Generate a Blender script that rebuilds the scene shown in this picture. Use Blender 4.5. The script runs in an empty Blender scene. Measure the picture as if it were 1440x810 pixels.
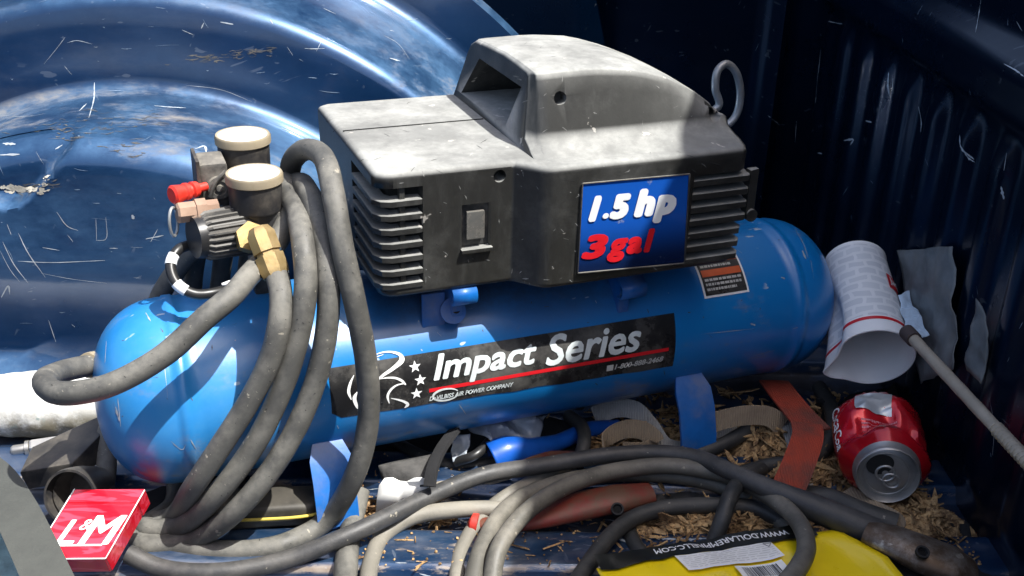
import bpy, bmesh, math, random
from mathutils import Vector, Matrix, noise
V = Vector
random.seed(7)
S = bpy.context.scene
COL = S.collection

# ------------------------------------------------------------------ camera, sky, sun
F, PIT, ROLL, CH, HEAD = 1542.0, .4416, .0295, .5918, .0265
cp, sp = math.cos(PIT), math.sin(PIT)
fw = V((math.sin(HEAD)*cp, math.cos(HEAD)*cp, -sp))
rt = V((math.cos(HEAD), -math.sin(HEAD), 0))
upv = rt.cross(fw)
RX = rt*math.cos(ROLL)+upv*math.sin(ROLL)
UX = upv*math.cos(ROLL)-rt*math.sin(ROLL)
CAM = V((0, 0, CH))
cd = bpy.data.cameras.new('camera'); cam = bpy.data.objects.new('camera', cd); COL.objects.link(cam)
cam.matrix_world = Matrix(((RX.x, UX.x, -fw.x, 0), (RX.y, UX.y, -fw.y, 0), (RX.z, UX.z, -fw.z, CH), (0, 0, 0, 1)))
cd.sensor_width = 36; cd.lens = F/1440*36; cd.clip_start = .01; cd.clip_end = 500
S.camera = cam

SUN = V((.45, -.25, 1)).normalized()
elev = math.asin(SUN.z); azim = math.atan2(SUN.x, SUN.y)
w = bpy.data.worlds.new('World'); S.world = w; w.use_nodes = True
nt = w.node_tree; sky = nt.nodes.new('ShaderNodeTexSky'); sky.sky_type = 'NISHITA'
sky.sun_disc = False; sky.sun_elevation = elev; sky.sun_rotation = azim
bgn = nt.nodes['Background']; nt.links.new(sky.outputs[0], bgn.inputs[0]); bgn.inputs[1].default_value = .15; sky.dust_density = 3.5; sky.ozone_density = 0.0; sky.air_density = .8
ld = bpy.data.lights.new('sun', 'SUN'); ld.energy = 4.6; ld.angle = math.radians(.5); ld.color = (1, .985, .945)
sun = bpy.data.objects.new('sun', ld); COL.objects.link(sun)
sun.rotation_euler = SUN.to_track_quat('Z', 'Y').to_euler()
S.view_settings.view_transform = 'Standard'; S.view_settings.look = 'None'
S.view_settings.exposure = .95; S.view_settings.gamma = 1

# ------------------------------------------------------------------ geometry of the shot -> points in the place
def ray(px, py): return fw+RX*((px-720)/F)+UX*((405-py)/F)
def onplane(px, py, p0, n):
    r = ray(px, py); return CAM+r*((V(p0)-CAM).dot(V(n))/r.dot(V(n)))
def az(px, py, z=0): return onplane(px, py, (0, 0, z), (0, 0, 1))
def ad(px, py, d): return CAM+ray(px, py)*d
# compressor frame
TH = .3605
O = V((.00977, .90056, 0)); EX = V((math.cos(TH), math.sin(TH), 0)); EY = V((-math.sin(TH), math.cos(TH), 0)); EZ = V((0, 0, 1))
def loc(p): d = p-O; return V((d.dot(EX), d.dot(EY), d.z))
def wld(l): return O+EX*l[0]+EY*l[1]+EZ*l[2]
def aly(px, py, y): return onplane(px, py, O+EY*y, EY)     # world point on a plane across the compressor
def lly(px, py, y): return loc(aly(px, py, y))
TR, TZ = .078, .115
def tankhit(px, py, r=TR):
    rr = ray(px, py); d = V((rr.dot(EX), rr.dot(EY), rr.z)); o = loc(CAM)
    a = d.y**2+d.z**2; b = 2*(o.y*d.y+(o.z-TZ)*d.z); c = o.y**2+(o.z-TZ)**2-r*r
    t = (-b-math.sqrt(max(0, b*b-4*a*c)))/(2*a); p = o+d*t
    return p.x, math.atan2(p.z-TZ, -p.y)
def tanksurf(u, a, off=0): r = TR+off; return V((u, -r*math.cos(a), TZ+r*math.sin(a)))

# ------------------------------------------------------------------ object helpers
def tag(o, label=None, cat=None, group=None, kind=None):
    for k, v in (('label', label), ('category', cat), ('group', group), ('kind', kind)):
        if v: o[k] = v
    return o
def empty(name, at, rz=0, label=None, cat=None, group=None):
    o = bpy.data.objects.new(name, None); o.empty_display_size = .05; COL.objects.link(o)
    o.matrix_world = Matrix.Translation(V(at)) @ Matrix.Rotation(rz, 4, 'Z'); o['_m'] = 1; del o['_m']
    return tag(o, label, cat, group)
def mk(name, verts, faces, mat, parent=None, sharp=40, recenter=None, uvs=None):
    me = bpy.data.meshes.new(name); me.from_pydata([tuple(v) for v in verts], [], faces); me.update()
    return fin(name, me, mat, parent, sharp, recenter, uvs)
def fin(name, me, mat, parent=None, sharp=40, recenter=None, uvs=None):
    if uvs:
        ul = me.uv_layers.new(name='uv')
        for l in me.loops: ul.data[l.index].uv = uvs[l.vertex_index]
    bm = bmesh.new(); bm.from_mesh(me); bmesh.ops.recalc_face_normals(bm, faces=bm.faces); bm.to_mesh(me); bm.free()
    for p in me.polygons: p.use_smooth = True
    if sharp < 180: me.set_sharp_from_angle(angle=math.radians(sharp))
    me.materials.append(mat)
    o = bpy.data.objects.new(name, me); COL.objects.link(o)
    if sharp < 50: wn = o.modifiers.new('wn', 'WEIGHTED_NORMAL'); wn.keep_sharp = True; wn.weight = 100
    if parent is not None: o.parent = parent
    if recenter or (recenter is None and parent is None):
        xs = [v.co for v in me.vertices]
        c = V(((min(v.x for v in xs)+max(v.x for v in xs))/2, (min(v.y for v in xs)+max(v.y for v in xs))/2, min(v.z for v in xs)))
        me.transform(Matrix.Translation(-c)); o.location = c
    return o
def frombm(name, bm, mat, parent=None, sharp=40, recenter=None):
    me = bpy.data.meshes.new(name); bm.to_mesh(me); bm.free(); return fin(name, me, mat, parent, sharp, recenter)
def world_child(o, root):   # mesh built in world coordinates under an Empty root
    o.parent = root; o.matrix_parent_inverse = root.matrix_world.inverted(); return o
class G:                    # geometry collector
    def __init__(s): s.v = []; s.f = []; s.uv = []
    def add(s, v, f, uv=None):
        n = len(s.v); s.v += [V(x) for x in v]; s.f += [tuple(i+n for i in q) for q in f]
        s.uv += uv if uv else [(0, 0)]*len(v)
        return s
    def mk(s, name, mat, parent=None, sharp=40, recenter=None, uv=False): return mk(name, s.v, s.f, mat, parent, sharp, recenter, s.uv if uv else None)
def grid(rows, closed=False, cap=False):
    n = len(rows[0]); v = [p for r in rows for p in r]; f = []
    for i in range(len(rows)-1):
        for j in range(n if closed else n-1):
            k = (j+1) % n; f.append((i*n+j, i*n+k, (i+1)*n+k, (i+1)*n+j))
    if cap: f.append(tuple(range(n))[::-1]); f.append(tuple((len(rows)-1)*n+j for j in range(n)))
    return v, f
def spline(pts, n=8, closed=False):
    P = [V(p) for p in pts]; out = []; m = len(P)
    rng = range(m if closed else m-1)
    for i in rng:
        p0 = P[(i-1) % m] if closed or i > 0 else P[0]*2-P[1]
        p1 = P[i]; p2 = P[(i+1) % m]
        p3 = P[(i+2) % m] if closed or i < m-2 else P[-1]*2-P[-2]
        # centripetal Catmull-Rom
        d1 = max((p1-p0).length, 1e-6)**.5; d2 = max((p2-p1).length, 1e-6)**.5; d3 = max((p3-p2).length, 1e-6)**.5
        t1 = ((p1-p0)/d1-(p2-p0)/(d1+d2)+(p2-p1)/d2)*d2
        t2 = ((p2-p1)/d2-(p3-p1)/(d2+d3)+(p3-p2)/d3)*d2
        for k in range(n):
            t = k/n; out.append(p1*(2*t**3-3*t*t+1)+t1*(t**3-2*t*t+t)+p2*(-2*t**3+3*t*t)+t2*(t**3-t*t))
    if not closed: out.append(P[-1])
    return out
def frames(P, closed=False, ref=None):
    m = len(P); T = []
    for i in range(m):
        a = P[(i-1) % m] if closed or i > 0 else P[i]; b = P[(i+1) % m] if closed or i < m-1 else P[i]
        T.append((b-a).normalized())
    u = V((0, 0, 1)) if abs(T[0].z) < .9 else V((1, 0, 0))
    N = []
    u = (u-T[0]*u.dot(T[0])).normalized()
    for i in range(m):
        u = (u-T[i]*u.dot(T[i])).normalized(); N.append(u)
    return T, N
def tube(pts, r, seg=14, n=8, closed=False, smooth=True, cap=True, wob=0):
    """pts world points, r number or list (per control point)"""
    if smooth:
        P = spline(pts, n, closed)
    else: P = [V(p) for p in pts]
    m = len(P)
    if isinstance(r, (list, tuple)):
        rr = []
        q = len(r)
        for i in range(m):
            t = i/(m-1)*(q-1); k = min(int(t), q-2); rr.append(r[k]+(r[k+1]-r[k])*(t-k))
    else: rr = [r]*m
    T, N = frames(P, closed); rows = []
    for i in range(m):
        B = T[i].cross(N[i]); w_ = 1+wob*noise.noise(P[i]*60)
        rows.append([P[i]+(N[i]*math.cos(2*math.pi*j/seg)+B*math.sin(2*math.pi*j/seg))*rr[i]*w_ for j in range(seg)])
    if closed:
        rows.append(rows[0]); v, f = grid(rows, True); return v, f
    return grid(rows, True, cap)
def ribbon(pts, wid, side, th=.0014, n=8, sides=None):
    """strap: centre line, width vector per control point"""
    P = spline(pts, n); q = len(pts)
    W = [V(s) for s in (sides or [side]*q)]; SW = spline(W, n) if q > 1 else W
    T, _ = frames(P); rows = []
    for i, p in enumerate(P):
        s = (SW[i]-T[i]*SW[i].dot(T[i])).normalized(); nn = T[i].cross(s).normalized()
        a, b = s*wid/2, nn*th/2
        rows.append([p-a-b, p-a*.5-b*1.1, p+a*.5-b*1.1, p+a-b, p+a+b, p+a*.5+b*1.1, p-a*.5+b*1.1, p-a+b])
    return grid(rows, True, True)
def lathe(prof, at, ax, seg=32, ref=None, a0=0, a1=2*math.pi):
    """prof [(dist along axis, radius)]"""
    ax = V(ax).normalized(); at = V(at)
    u = V(ref) if ref else (V((0, 0, 1)) if abs(ax.z) < .9 else V((1, 0, 0)))
    u = (u-ax*u.dot(ax)).normalized(); b = ax.cross(u)
    rows = [[at+ax*d+(u*math.cos(2*math.pi*j/seg)+b*math.sin(2*math.pi*j/seg))*max(r, 1e-5) for j in range(seg)] for d, r in prof]
    return grid(rows, True, True)
def box(cx, cy, cz, sx, sy, sz, M=None, bev=0):
    bm = bmesh.new(); bmesh.ops.create_cube(bm, size=1)
    bmesh.ops.scale(bm, vec=(sx, sy, sz), verts=bm.verts)
    if bev: bmesh.ops.bevel(bm, geom=bm.edges[:], offset=bev, segments=2, affect='EDGES', profile=.6)
    bmesh.ops.translate(bm, vec=(cx, cy, cz), verts=bm.verts)
    if M: bm.transform(M)
    bm.verts.index_update(); v = [x.co.copy() for x in bm.verts]; f = [tuple(x.index for x in q.verts) for q in bm.faces]; bm.free(); return v, f
def prism(poly, z0, z1, bev=0, taper=1.0, seg=2):
    """poly in xy"""
    bm = bmesh.new(); n = len(poly)
    cx = sum(p[0] for p in poly)/n; cy = sum(p[1] for p in poly)/n
    a = [bm.verts.new((cx+(p[0]-cx)*taper, cy+(p[1]-cy)*taper, z0)) for p in poly]
    b = [bm.verts.new((p[0], p[1], z1)) for p in poly]
    bm.faces.new(a[::-1]); bm.faces.new(b)
    for i in range(n): bm.faces.new((a[i], a[(i+1) % n], b[(i+1) % n], b[i]))
    if bev:
        es = [e for e in bm.edges if abs(e.verts[0].co.z-e.verts[1].co.z) < 1e-6]
        bmesh.ops.bevel(bm, geom=es, offset=bev, segments=seg, affect='EDGES', profile=.5)
    bm.verts.index_update(); v = [x.co.copy() for x in bm.verts]; f = [tuple(x.index for x in q.verts) for q in bm.faces]; bm.free(); return v, f
def rprism(poly, z0, z1, r, taper=1.0, k=5):
    # rounded slab lofted from inset outlines (counter-clockwise or clockwise outline)
    n = len(poly); P = [V((p[0], p[1], 0)) for p in poly]
    area = sum(P[i].x*P[(i+1) % n].y-P[(i+1) % n].x*P[i].y for i in range(n)); sg = 1 if area > 0 else -1
    nv = []
    for i in range(n):
        a = (P[i]-P[i-1]).normalized(); b = (P[(i+1) % n]-P[i]).normalized()
        na = V((a.y, -a.x, 0))*sg; nb = V((b.y, -b.x, 0))*sg; m = (na+nb).normalized(); nv.append(m/max(.5, m.dot(na)))
    cx = sum(p.x for p in P)/n; cy = sum(p.y for p in P)/n; rows = []
    def row(ins, z, t): return [V((cx+(p.x-m.x*ins-cx)*t, cy+(p.y-m.y*ins-cy)*t, z)) for p, m in zip(P, nv)]
    for i in range(k+1):
        a = i/k*math.pi/2; rows.append(row(r*(1-math.sin(a)), z0+r*(1-math.cos(a)), taper))
    for i in range(k+1):
        a = i/k*math.pi/2; rows.append(row(r*(1-math.cos(a)), z1-r*(1-math.sin(a)), 1))
    return grid(rows, True, True)
def boolean(o, cutters, op='DIFFERENCE'):
    for c in cutters:
        m = o.modifiers.new('b', 'BOOLEAN'); m.operation = op; m.object = c; m.solver = 'EXACT'
    bpy.context.view_layer.update()
    me = bpy.data.meshes.new_from_object(o.evaluated_get(bpy.context.evaluated_depsgraph_get()))
    o.modifiers.clear(); mats = [m for m in o.data.materials]; o.data = me
    while len(me.materials) > 1: me.materials.pop()
    for p in me.polygons: p.use_smooth = True; p.material_index = 0
    me.set_sharp_from_angle(angle=math.radians(35))
    wn = o.modifiers.new('wn', 'WEIGHTED_NORMAL'); wn.keep_sharp = True; wn.weight = 100
    for c in cutters: bpy.data.objects.remove(c)
def textgeo(s, x0, y0, wdt, hgt, bold=.0, shear=0, rows=0, spacing=1.0):
    """flat lettering scaled into a box, returns verts (x,y,0), faces"""
    if s.startswith('|'):   # print too small to read in the photograph: rows of word-long bars
        r_ = random.Random(s); u = 0; v = []; f = []
        while u < .98:
            l = min(r_.uniform(.03, .13), 1-u); q = len(v); v += [V((x0+wdt*a, y0+hgt*b, 0)) for a, b in ((u, .1), (u+l, .1), (u+l, .85), (u, .85))]; f.append((q, q+1, q+2, q+3)); u += l+.022
        return v, f
    c = bpy.data.curves.new('t', 'FONT'); c.body = s; c.offset = 0; c.shear = shear; c.resolution_u = 3; c.space_character = spacing
    o = bpy.data.objects.new('t', c); COL.objects.link(o); bpy.context.view_layer.update()
    me = bpy.data.meshes.new_from_object(o.evaluated_get(bpy.context.evaluated_depsgraph_get()))
    bm = bmesh.new(); bm.from_mesh(me); bpy.data.objects.remove(o); bpy.data.meshes.remove(me)
    xs = [v.co.x for v in bm.verts]; ys = [v.co.y for v in bm.verts]; mx, my = min(xs), min(ys); sx = wdt/(max(xs)-mx); sy = hgt/(max(ys)-my)
    for v in bm.verts: v.co = V((x0+(v.co.x-mx)*sx, y0+(v.co.y-my)*sy, 0))
    for k in range(1, rows):
        bmesh.ops.bisect_plane(bm, geom=bm.verts[:]+bm.edges[:]+bm.faces[:], plane_co=(0, y0+hgt*k/rows, 0), plane_no=(0, 1, 0))
    bm.verts.index_update(); v = [x.co.copy() for x in bm.verts]; f = [tuple(x.index for x in q.verts) for q in bm.faces]; bm.free()
    if bold:
        b = bold*hgt*1.15; n = len(v); bx = bold*wdt*1.3/max(1, len(s))*1.6 if True else b
        V0, F0 = v, f; v, f = [], []
        for k, (dx, dy) in enumerate([(0, 0)]+[(math.cos(q*math.pi/7), math.sin(q*math.pi/7)) for q in range(14)]):
            f += [tuple(i+len(v) for i in q) for q in F0]; v += [V((p.x+dx*bx, p.y+dy*b, k*.00002)) for p in V0]
    return v, f
def lin(a, b, t): return a+(b-a)*t
def sstep(a, b, x):
    t = max(0, min(1, (x-a)/(b-a))); return t*t*(3-2*t)

# ------------------------------------------------------------------ materials
class N:
    def __init__(s, name):
        s.m = bpy.data.materials.new(name); s.m.use_nodes = True; s.t = s.m.node_tree; s.b = s.t.nodes['Principled BSDF']
        s.tc = s.t.nodes.new('ShaderNodeTexCoord'); s.geo = s.t.nodes.new('ShaderNodeNewGeometry')
    def set(s, k, v):
        i = s.b.inputs[k]
        if hasattr(v, 'is_linked') or hasattr(v, 'node'): s.t.links.new(v, i)
        else: i.default_value = (*v, 1) if isinstance(v, tuple) and len(v) == 3 else v
        return s
    def inp(s, sock, v):
        if hasattr(v, 'node'): s.t.links.new(v, sock)
        else: sock.default_value = (*v, 1) if isinstance(v, tuple) and len(v) == 3 and len(sock.default_value) == 4 else v
    def mapp(s, scale=(1, 1, 1), rot=(0, 0, 0), src='Object', loc=(0, 0, 0)):
        n = s.t.nodes.new('ShaderNodeMapping'); n.inputs['Scale'].default_value = scale; n.inputs['Rotation'].default_value = rot; n.inputs['Location'].default_value = loc
        s.t.links.new(s.tc.outputs[src], n.inputs[0]); return n.outputs[0]
    def noise(s, sc=5, det=4, rough=.6, vec=None, dist=0):
        n = s.t.nodes.new('ShaderNodeTexNoise'); n.inputs['Scale'].default_value = sc; n.inputs['Detail'].default_value = det
        n.inputs['Roughness'].default_value = rough; n.inputs['Distortion'].default_value = dist
        s.t.links.new(vec or s.tc.outputs['Object'], n.inputs['Vector']); return n.outputs['Fac']
    def vor(s, sc=5, vec=None, feat='F1', out='Distance'):
        n = s.t.nodes.new('ShaderNodeTexVoronoi'); n.feature = feat; n.inputs['Scale'].default_value = sc
        s.t.links.new(vec or s.tc.outputs['Object'], n.inputs['Vector']); return n.outputs[out]
    def ramp(s, f, a, b, lo=0., hi=1.):
        n = s.t.nodes.new('ShaderNodeMapRange'); n.interpolation_type = 'SMOOTHSTEP'
        for i, v in enumerate((f, a, b, lo, hi)):
            if hasattr(v, 'node'): s.t.links.new(v, n.inputs[i])
            else: n.inputs[i].default_value = v
        return n.outputs[0]
    def math(s, op, a, b=0., c=None):
        n = s.t.nodes.new('ShaderNodeMath'); n.operation = op
        for i, v in enumerate((a, b) if c is None else (a, b, c)):
            if hasattr(v, 'node'): s.t.links.new(v, n.inputs[i])
            else: n.inputs[i].default_value = v
        return n.outputs[0]
    def mix(s, f, a, b):
        n = s.t.nodes.new('ShaderNodeMix'); n.data_type = 'RGBA'
        s.inp(n.inputs[0], f)
        for i, v in ((6, a), (7, b)):
            if hasattr(v, 'node'): s.t.links.new(v, n.inputs[i])
            else: n.inputs[i].default_value = (*v, 1)
        return n.outputs[2]
    def bump(s, h, st=.3, d=.001):
        n = s.t.nodes.new('ShaderNodeBump'); n.inputs['Strength'].default_value = st; n.inputs['Distance'].default_value = d
        s.t.links.new(h, n.inputs['Height']); s.t.links.new(n.outputs[0], s.b.inputs['Normal']); return s
    def sep(s, what='pos'):
        n = s.t.nodes.new('ShaderNodeSeparateXYZ'); s.t.links.new(s.geo.outputs['Position'] if what == 'pos' else s.geo.outputs['Normal'] if what == 'nor' else s.tc.outputs['Object'], n.inputs[0]); return n.outputs

def simple(name, col, rough=.5, metal=0, spec=None, dust=0, dcol=(.3, .26, .2), coat=0, bump=0, bsc=200, var=.15, sc=30):
    n = N(name); f = n.noise(sc, 5)
    c = n.mix(n.ramp(f, .3, .7), tuple(x*(1-var) for x in col), tuple(min(1, x*(1+var)) for x in col))
    if dust:
        d = n.math('MULTIPLY', n.ramp(n.noise(sc*.7, 8, .7), .42, .68), dust)
        d2 = n.math('MULTIPLY', n.ramp(n.sep('nor')[2], .1, .95), dust*.8)
        dd = n.math('MINIMUM', n.math('ADD', d, n.math('MULTIPLY', d2, n.noise(sc*2, 5))), 1)
        c = n.mix(dd, c, dcol); n.set('Roughness', n.ramp(dd, 0, 1, rough, .9))
    else: n.set('Roughness', n.ramp(f, .2, .8, rough*.85, min(1, rough*1.15)))
    n.set('Base Color', c).set('Metallic', float(metal))
    if coat: n.set('Coat Weight', coat).set('Coat Roughness', .06)
    if bump: n.bump(n.noise(bsc, 4), bump, .001)
    return n.m

def truck_paint(name, dirt=.5, floor=False, scr=1.0, dk=1.0, spec=.65):
    n = N(name); P = n.sep('obj')
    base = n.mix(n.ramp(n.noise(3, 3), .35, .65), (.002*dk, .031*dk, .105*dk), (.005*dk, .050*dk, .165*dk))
    # scratches: stretched noise in several directions, broken up by a second noise
    sm = None
    for k, (sc, rot, th, m) in enumerate((((1.2, 60, 60), (0, .1, .35), .70, .5), ((1, 90, 90), (.3, -.5, -.7), .715, .55), ((2, 55, 55), (0, 1.1, .3), .72, .55), ((1, 70, 70), (.2, -.9, 1.1), .715, .52), ((3, 120, 120), (0, .3, -.2), .70, .53))):
        v = n.mapp((1, 1, 1), rot); mp = n.t.nodes.new('ShaderNodeMapping'); mp.inputs['Scale'].default_value = sc; mp.inputs['Location'].default_value = (k*3.1, k, k*2)
        n.t.links.new(v, mp.inputs[0])
        a = n.ramp(n.noise(1.6, 2, .5, mp.outputs[0]), th-.012, th+.015)
        b = n.ramp(n.noise(9+k*3, 3, .6, n.mapp((1, 1, 1), (0, 0, 0), loc=(k, k*2, 3))), m, m+.06)
        a = n.math('MULTIPLY', a, b); sm = a if sm is None else n.math('MAXIMUM', sm, a)
    chips = n.math('MULTIPLY', n.ramp(n.noise(90, 4, .7), .72, .74), n.ramp(n.noise(6, 3), .52, .62))
    sm = n.math('MINIMUM', n.math('MULTIPLY', n.math('MAXIMUM', sm, chips), scr), 1)
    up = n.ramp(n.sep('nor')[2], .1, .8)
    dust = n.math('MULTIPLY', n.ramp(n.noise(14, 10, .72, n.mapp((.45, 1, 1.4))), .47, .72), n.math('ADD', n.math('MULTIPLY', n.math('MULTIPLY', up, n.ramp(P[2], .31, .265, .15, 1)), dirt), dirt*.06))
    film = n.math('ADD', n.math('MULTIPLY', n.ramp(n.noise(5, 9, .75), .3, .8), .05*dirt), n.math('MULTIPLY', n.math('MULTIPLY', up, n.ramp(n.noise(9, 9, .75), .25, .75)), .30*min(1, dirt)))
    haze_sheen = n.math('MULTIPLY', n.ramp(P[2], .09, .17), n.ramp(P[2], .26, .20)); film = n.math('ADD', film, n.math('MULTIPLY', n.math('MULTIPLY', haze_sheen, n.ramp(n.noise(7, 9, .75, n.mapp((.5, 1, 1))), .3, .7)), .24*min(1, dirt)))  # mid-height scuff haze, with the bright reflection on the face painted in
    c = n.mix(dust, n.mix(film, base, (.17, .40, .68)), (.23, .21, .18)); rg = n.ramp(n.math('ADD', dust, n.math('ADD', film, n.math('MULTIPLY', n.noise(11, 6, .7), .18))), .05, .6, .27, .8)  # film tint puts the paint's reflected blue sheen into the base colour
    if floor:
        z = P[2]
        wear = n.math('MULTIPLY', n.ramp(n.math('ABSOLUTE', n.math('SUBTRACT', z, .0085)), .0045, .001), n.ramp(n.noise(38, 8, .75, n.mapp((.35, 1, 1))), .47, .56))
        big = n.ramp(n.noise(22, 9, .7, n.mapp((.3, 1, 1))), .60, .66)
        low = n.math('MULTIPLY', n.ramp(z, .006, .001), n.ramp(n.noise(18, 8, .7), .38, .6, .15, .85))
        c = n.mix(low, c, (.045, .035, .028)); c = n.mix(n.math('MULTIPLY', n.math('MAXIMUM', wear, big), .9), c, n.mix(n.noise(60, 4), (.55, .5, .42), (.2, .12, .07)))
        rg = n.math('MAXIMUM', rg, n.math('MULTIPLY', n.math('MAXIMUM', wear, n.math('MAXIMUM', big, low)), .8))
        rg = n.math('MAXIMUM', rg, .22)
    c = n.mix(sm, c, (.42, .46, .5)); rg = n.math('MAXIMUM', rg, n.math('MULTIPLY', sm, .6))
    n.set('Base Color', c).set('Roughness', rg).set('Coat Weight', .9 if spec > .5 else .12).set('Coat Roughness', .10)
    n.set('Specular IOR Level', spec).set('Metallic', n.math('MULTIPLY', n.math('SUBTRACT', 1.0, n.math('MINIMUM', n.math('ADD', dust, sm), 1)), .5))
    n.bump(n.math('ADD', n.math('MULTIPLY', n.noise(9, 3), 1.0), n.math('MULTIPLY', sm, -.05)), .12, .006)
    return n.m
M = {}
M['paint'] = truck_paint('navy_truck_paint', 1.0, scr=.12, dk=.62)
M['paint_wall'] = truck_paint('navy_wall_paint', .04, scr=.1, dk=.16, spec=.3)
M['paint_floor'] = truck_paint('navy_floor_paint', .35, True, .2, .6)

def cover_mat():
    n = N('dusty_black_plastic'); nz = n.sep('nor')[2]
    fine = n.noise(260, 5, .7); med = n.noise(16, 9, .72); big = n.noise(5, 5)
    up = n.math('MULTIPLY', n.ramp(nz, .15, .92), n.ramp(med, .2, .75, .55, 1.0))
    side = n.math('MULTIPLY', n.ramp(med, .42, .72), .14)
    streak = n.math('MULTIPLY', n.ramp(n.noise(30, 6, .7, n.mapp((1, 1, .16))), .5, .72), .12)
    d = n.math('MINIMUM', n.math('MAXIMUM', n.math('MAXIMUM', side, streak), up), 1)
    c = n.mix(d, n.mix(big, (.015, .015, .014), (.027, .0265, .024)), n.mix(n.ramp(n.noise(9, 9, .72), .38, .66), (.21, .212, .20), (.40, .402, .375)))
    c = n.mix(n.math('MULTIPLY', n.ramp(n.noise(48, 4, .6), .67, .70), .55), c, (.5, .47, .42))
    n.set('Base Color', c).set('Roughness', n.ramp(d, 0, .8, .42, .88))
    n.bump(n.math('ADD', fine, n.math('MULTIPLY', med, .6)), .25, .0006); return n.m
M['cover'] = cover_mat()
def tank_mat():
    n = N('blue_tank_enamel'); P = n.sep('obj')
    c = n.mix(n.noise(6, 3), (.001, .145, .43), (.002, .185, .51))
    # greasy dust film on the middle of the tank, rubbed off at the ends
    zone = n.math('MULTIPLY', n.ramp(P[0], -.17, -.09), n.ramp(P[0], .19, .08))
    zone = n.math('MULTIPLY', zone, n.ramp(P[2], .14, .19))
    film = n.math('MULTIPLY', n.ramp(n.noise(10, 9, .72), .25, .62), n.math('MULTIPLY', zone, .8))
    c = n.mix(film, c, (.045, .045, .05))
    low = n.math('MULTIPLY', n.ramp(n.noise(26, 9, .75, n.mapp((.6, 1, 1))), .54, .72), n.ramp(P[2], .12, .05, .35, .8))
    c = n.mix(low, c, (.25, .21, .15)); c = n.mix(n.math('MULTIPLY', n.ramp(P[0], -.15, -.25), n.ramp(n.noise(9, 8, .7), .3, .7, .02, .14)), c, (.30, .64, .72))  # left end: pale cyan sun glare painted into the enamel colour
    scr = n.math('MULTIPLY', n.ramp(n.noise(1.6, 2, .5, n.mapp((30, 110, 40), (.4, .2, .6))), .69, .71), n.ramp(n.noise(13, 3), .5, .6))
    c = n.mix(n.math('MULTIPLY', scr, .8), c, (.5, .55, .6))
    pk = n.math('MULTIPLY', n.ramp(n.noise(28, 5, .6, n.mapp((1, 1, .3))), .5, .6), n.math('MULTIPLY', n.ramp(n.math('ABSOLUTE', n.math('ADD', P[0], .318)), .014, .004), n.ramp(P[2], .10, .075)))
    c = n.mix(pk, c, (.45, .02, .1))
    n.set('Base Color', c).set('Roughness', n.ramp(n.math('ADD', film, low), 0, .8, .36, .8)).set('Coat Weight', .5).set('Coat Roughness', .3)
    n.bump(n.noise(25, 4), .08, .003); return n.m
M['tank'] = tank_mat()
def hose_mat(name, a, b, dcol=(.30, .26, .19), amt=.8):
    n = N(name)
    c = n.mix(n.noise(40, 5), a, b)
    d = n.math('MULTIPLY', n.ramp(n.noise(22, 10, .75), .36, .72), amt)
    d = n.math('MULTIPLY', d, n.ramp(n.sep('nor')[2], -.7, .8, .25, 1))
    c = n.mix(d, c, dcol)
    c = n.mix(n.math('MULTIPLY', n.ramp(n.noise(120, 3), .68, .72), .5), c, (.42, .38, .3))
    n.set('Base Color', c).set('Roughness', n.ramp(d, 0, .7, .5, .85)); n.bump(n.noise(150, 6, .75), .35, .001); return n.m
M['hose'] = hose_mat('grey_rubber_hose', (.045, .045, .041), (.078, .076, .069), (.225, .215, .185), .75)
M['cable'] = hose_mat('black_rubber_cable', (.016, .018, .019), (.032, .034, .034), (.17, .155, .13), .3)
M['cable_cream'] = hose_mat('dusty_cream_cable', (.13, .122, .102), (.21, .195, .16), (.30, .275, .225), .6)
M['cable_mid'] = hose_mat('dusty_grey_cable', (.065, .062, .053), (.11, .105, .088), (.32, .29, .235), .5)
M['cable_silver'] = hose_mat('worn_grey_cable', (.020, .021, .023), (.05, .05, .05), (.27, .25, .22), .25)
M['thin'] = simple('thin_black_line', (.02, .02, .02), .4)
M['black'] = simple('black_plastic', (.018, .018, .02), .4, dust=.25)
M['blackd'] = simple('dusty_black_moulding', (.03, .03, .03), .5, dust=.6, dcol=(.26, .24, .2))
M['dark'] = simple('dark_void_plastic', (.008, .008, .008), .7)
M['cream'] = simple('yellowed_cream_plastic', (.26, .215, .14), .55, dust=.5)
M['dial'] = simple('white_gauge_glass', (.86, .85, .80), .22, var=.04, sc=20)
M['dialmark'] = simple('gauge_printing', (.25, .25, .24), .5)
M['brass'] = simple('dull_brass', (.36, .25, .10), .42, .7, dust=.45, dcol=(.30, .25, .17), bump=.2)
M['copper'] = simple('pinkish_brass', (.40, .26, .18), .4, .6, dust=.4, dcol=(.34, .27, .21))
M['steel'] = simple('scuffed_steel', (.5, .49, .46), .35, .9, dust=.2)
M['zinc'] = simple('dull_grey_metal', (.36, .38, .39), .38, .55, dust=.25)
M['red'] = simple('red_plastic', (.58, .022, .012), .4, dust=.1, var=.2)
M['bracket'] = simple('blue_bracket_enamel', (.004, .12, .42), .4, coat=.15, dust=.3, bump=.1)
M['label'] = simple('black_label_vinyl', (.012, .012, .013), .25, dust=.42, dcol=(.22, .21, .19), sc=22)
M['labelblue'] = None
def grad():
    n = N('blue_label_print'); P = n.sep('obj')
    c = n.mix(n.ramp(P[2], .222, .27), (.004, .012, .05), (.008, .085, .42))
    c = n.mix(n.math('MULTIPLY', n.ramp(n.noise(45, 6, .7), .62, .68), .5), c, (.3, .33, .36))
    n.set('Base Color', c).set('Roughness', .22).set('Coat Weight', .4); return n.m
M['labelblue'] = grad()
M['white'] = simple('white_print', (.82, .83, .82), .4, var=.06, dust=.1)
M['whitegrey'] = simple('silver_white_print', (.62, .67, .66), .4, var=.12, sc=80)
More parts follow.
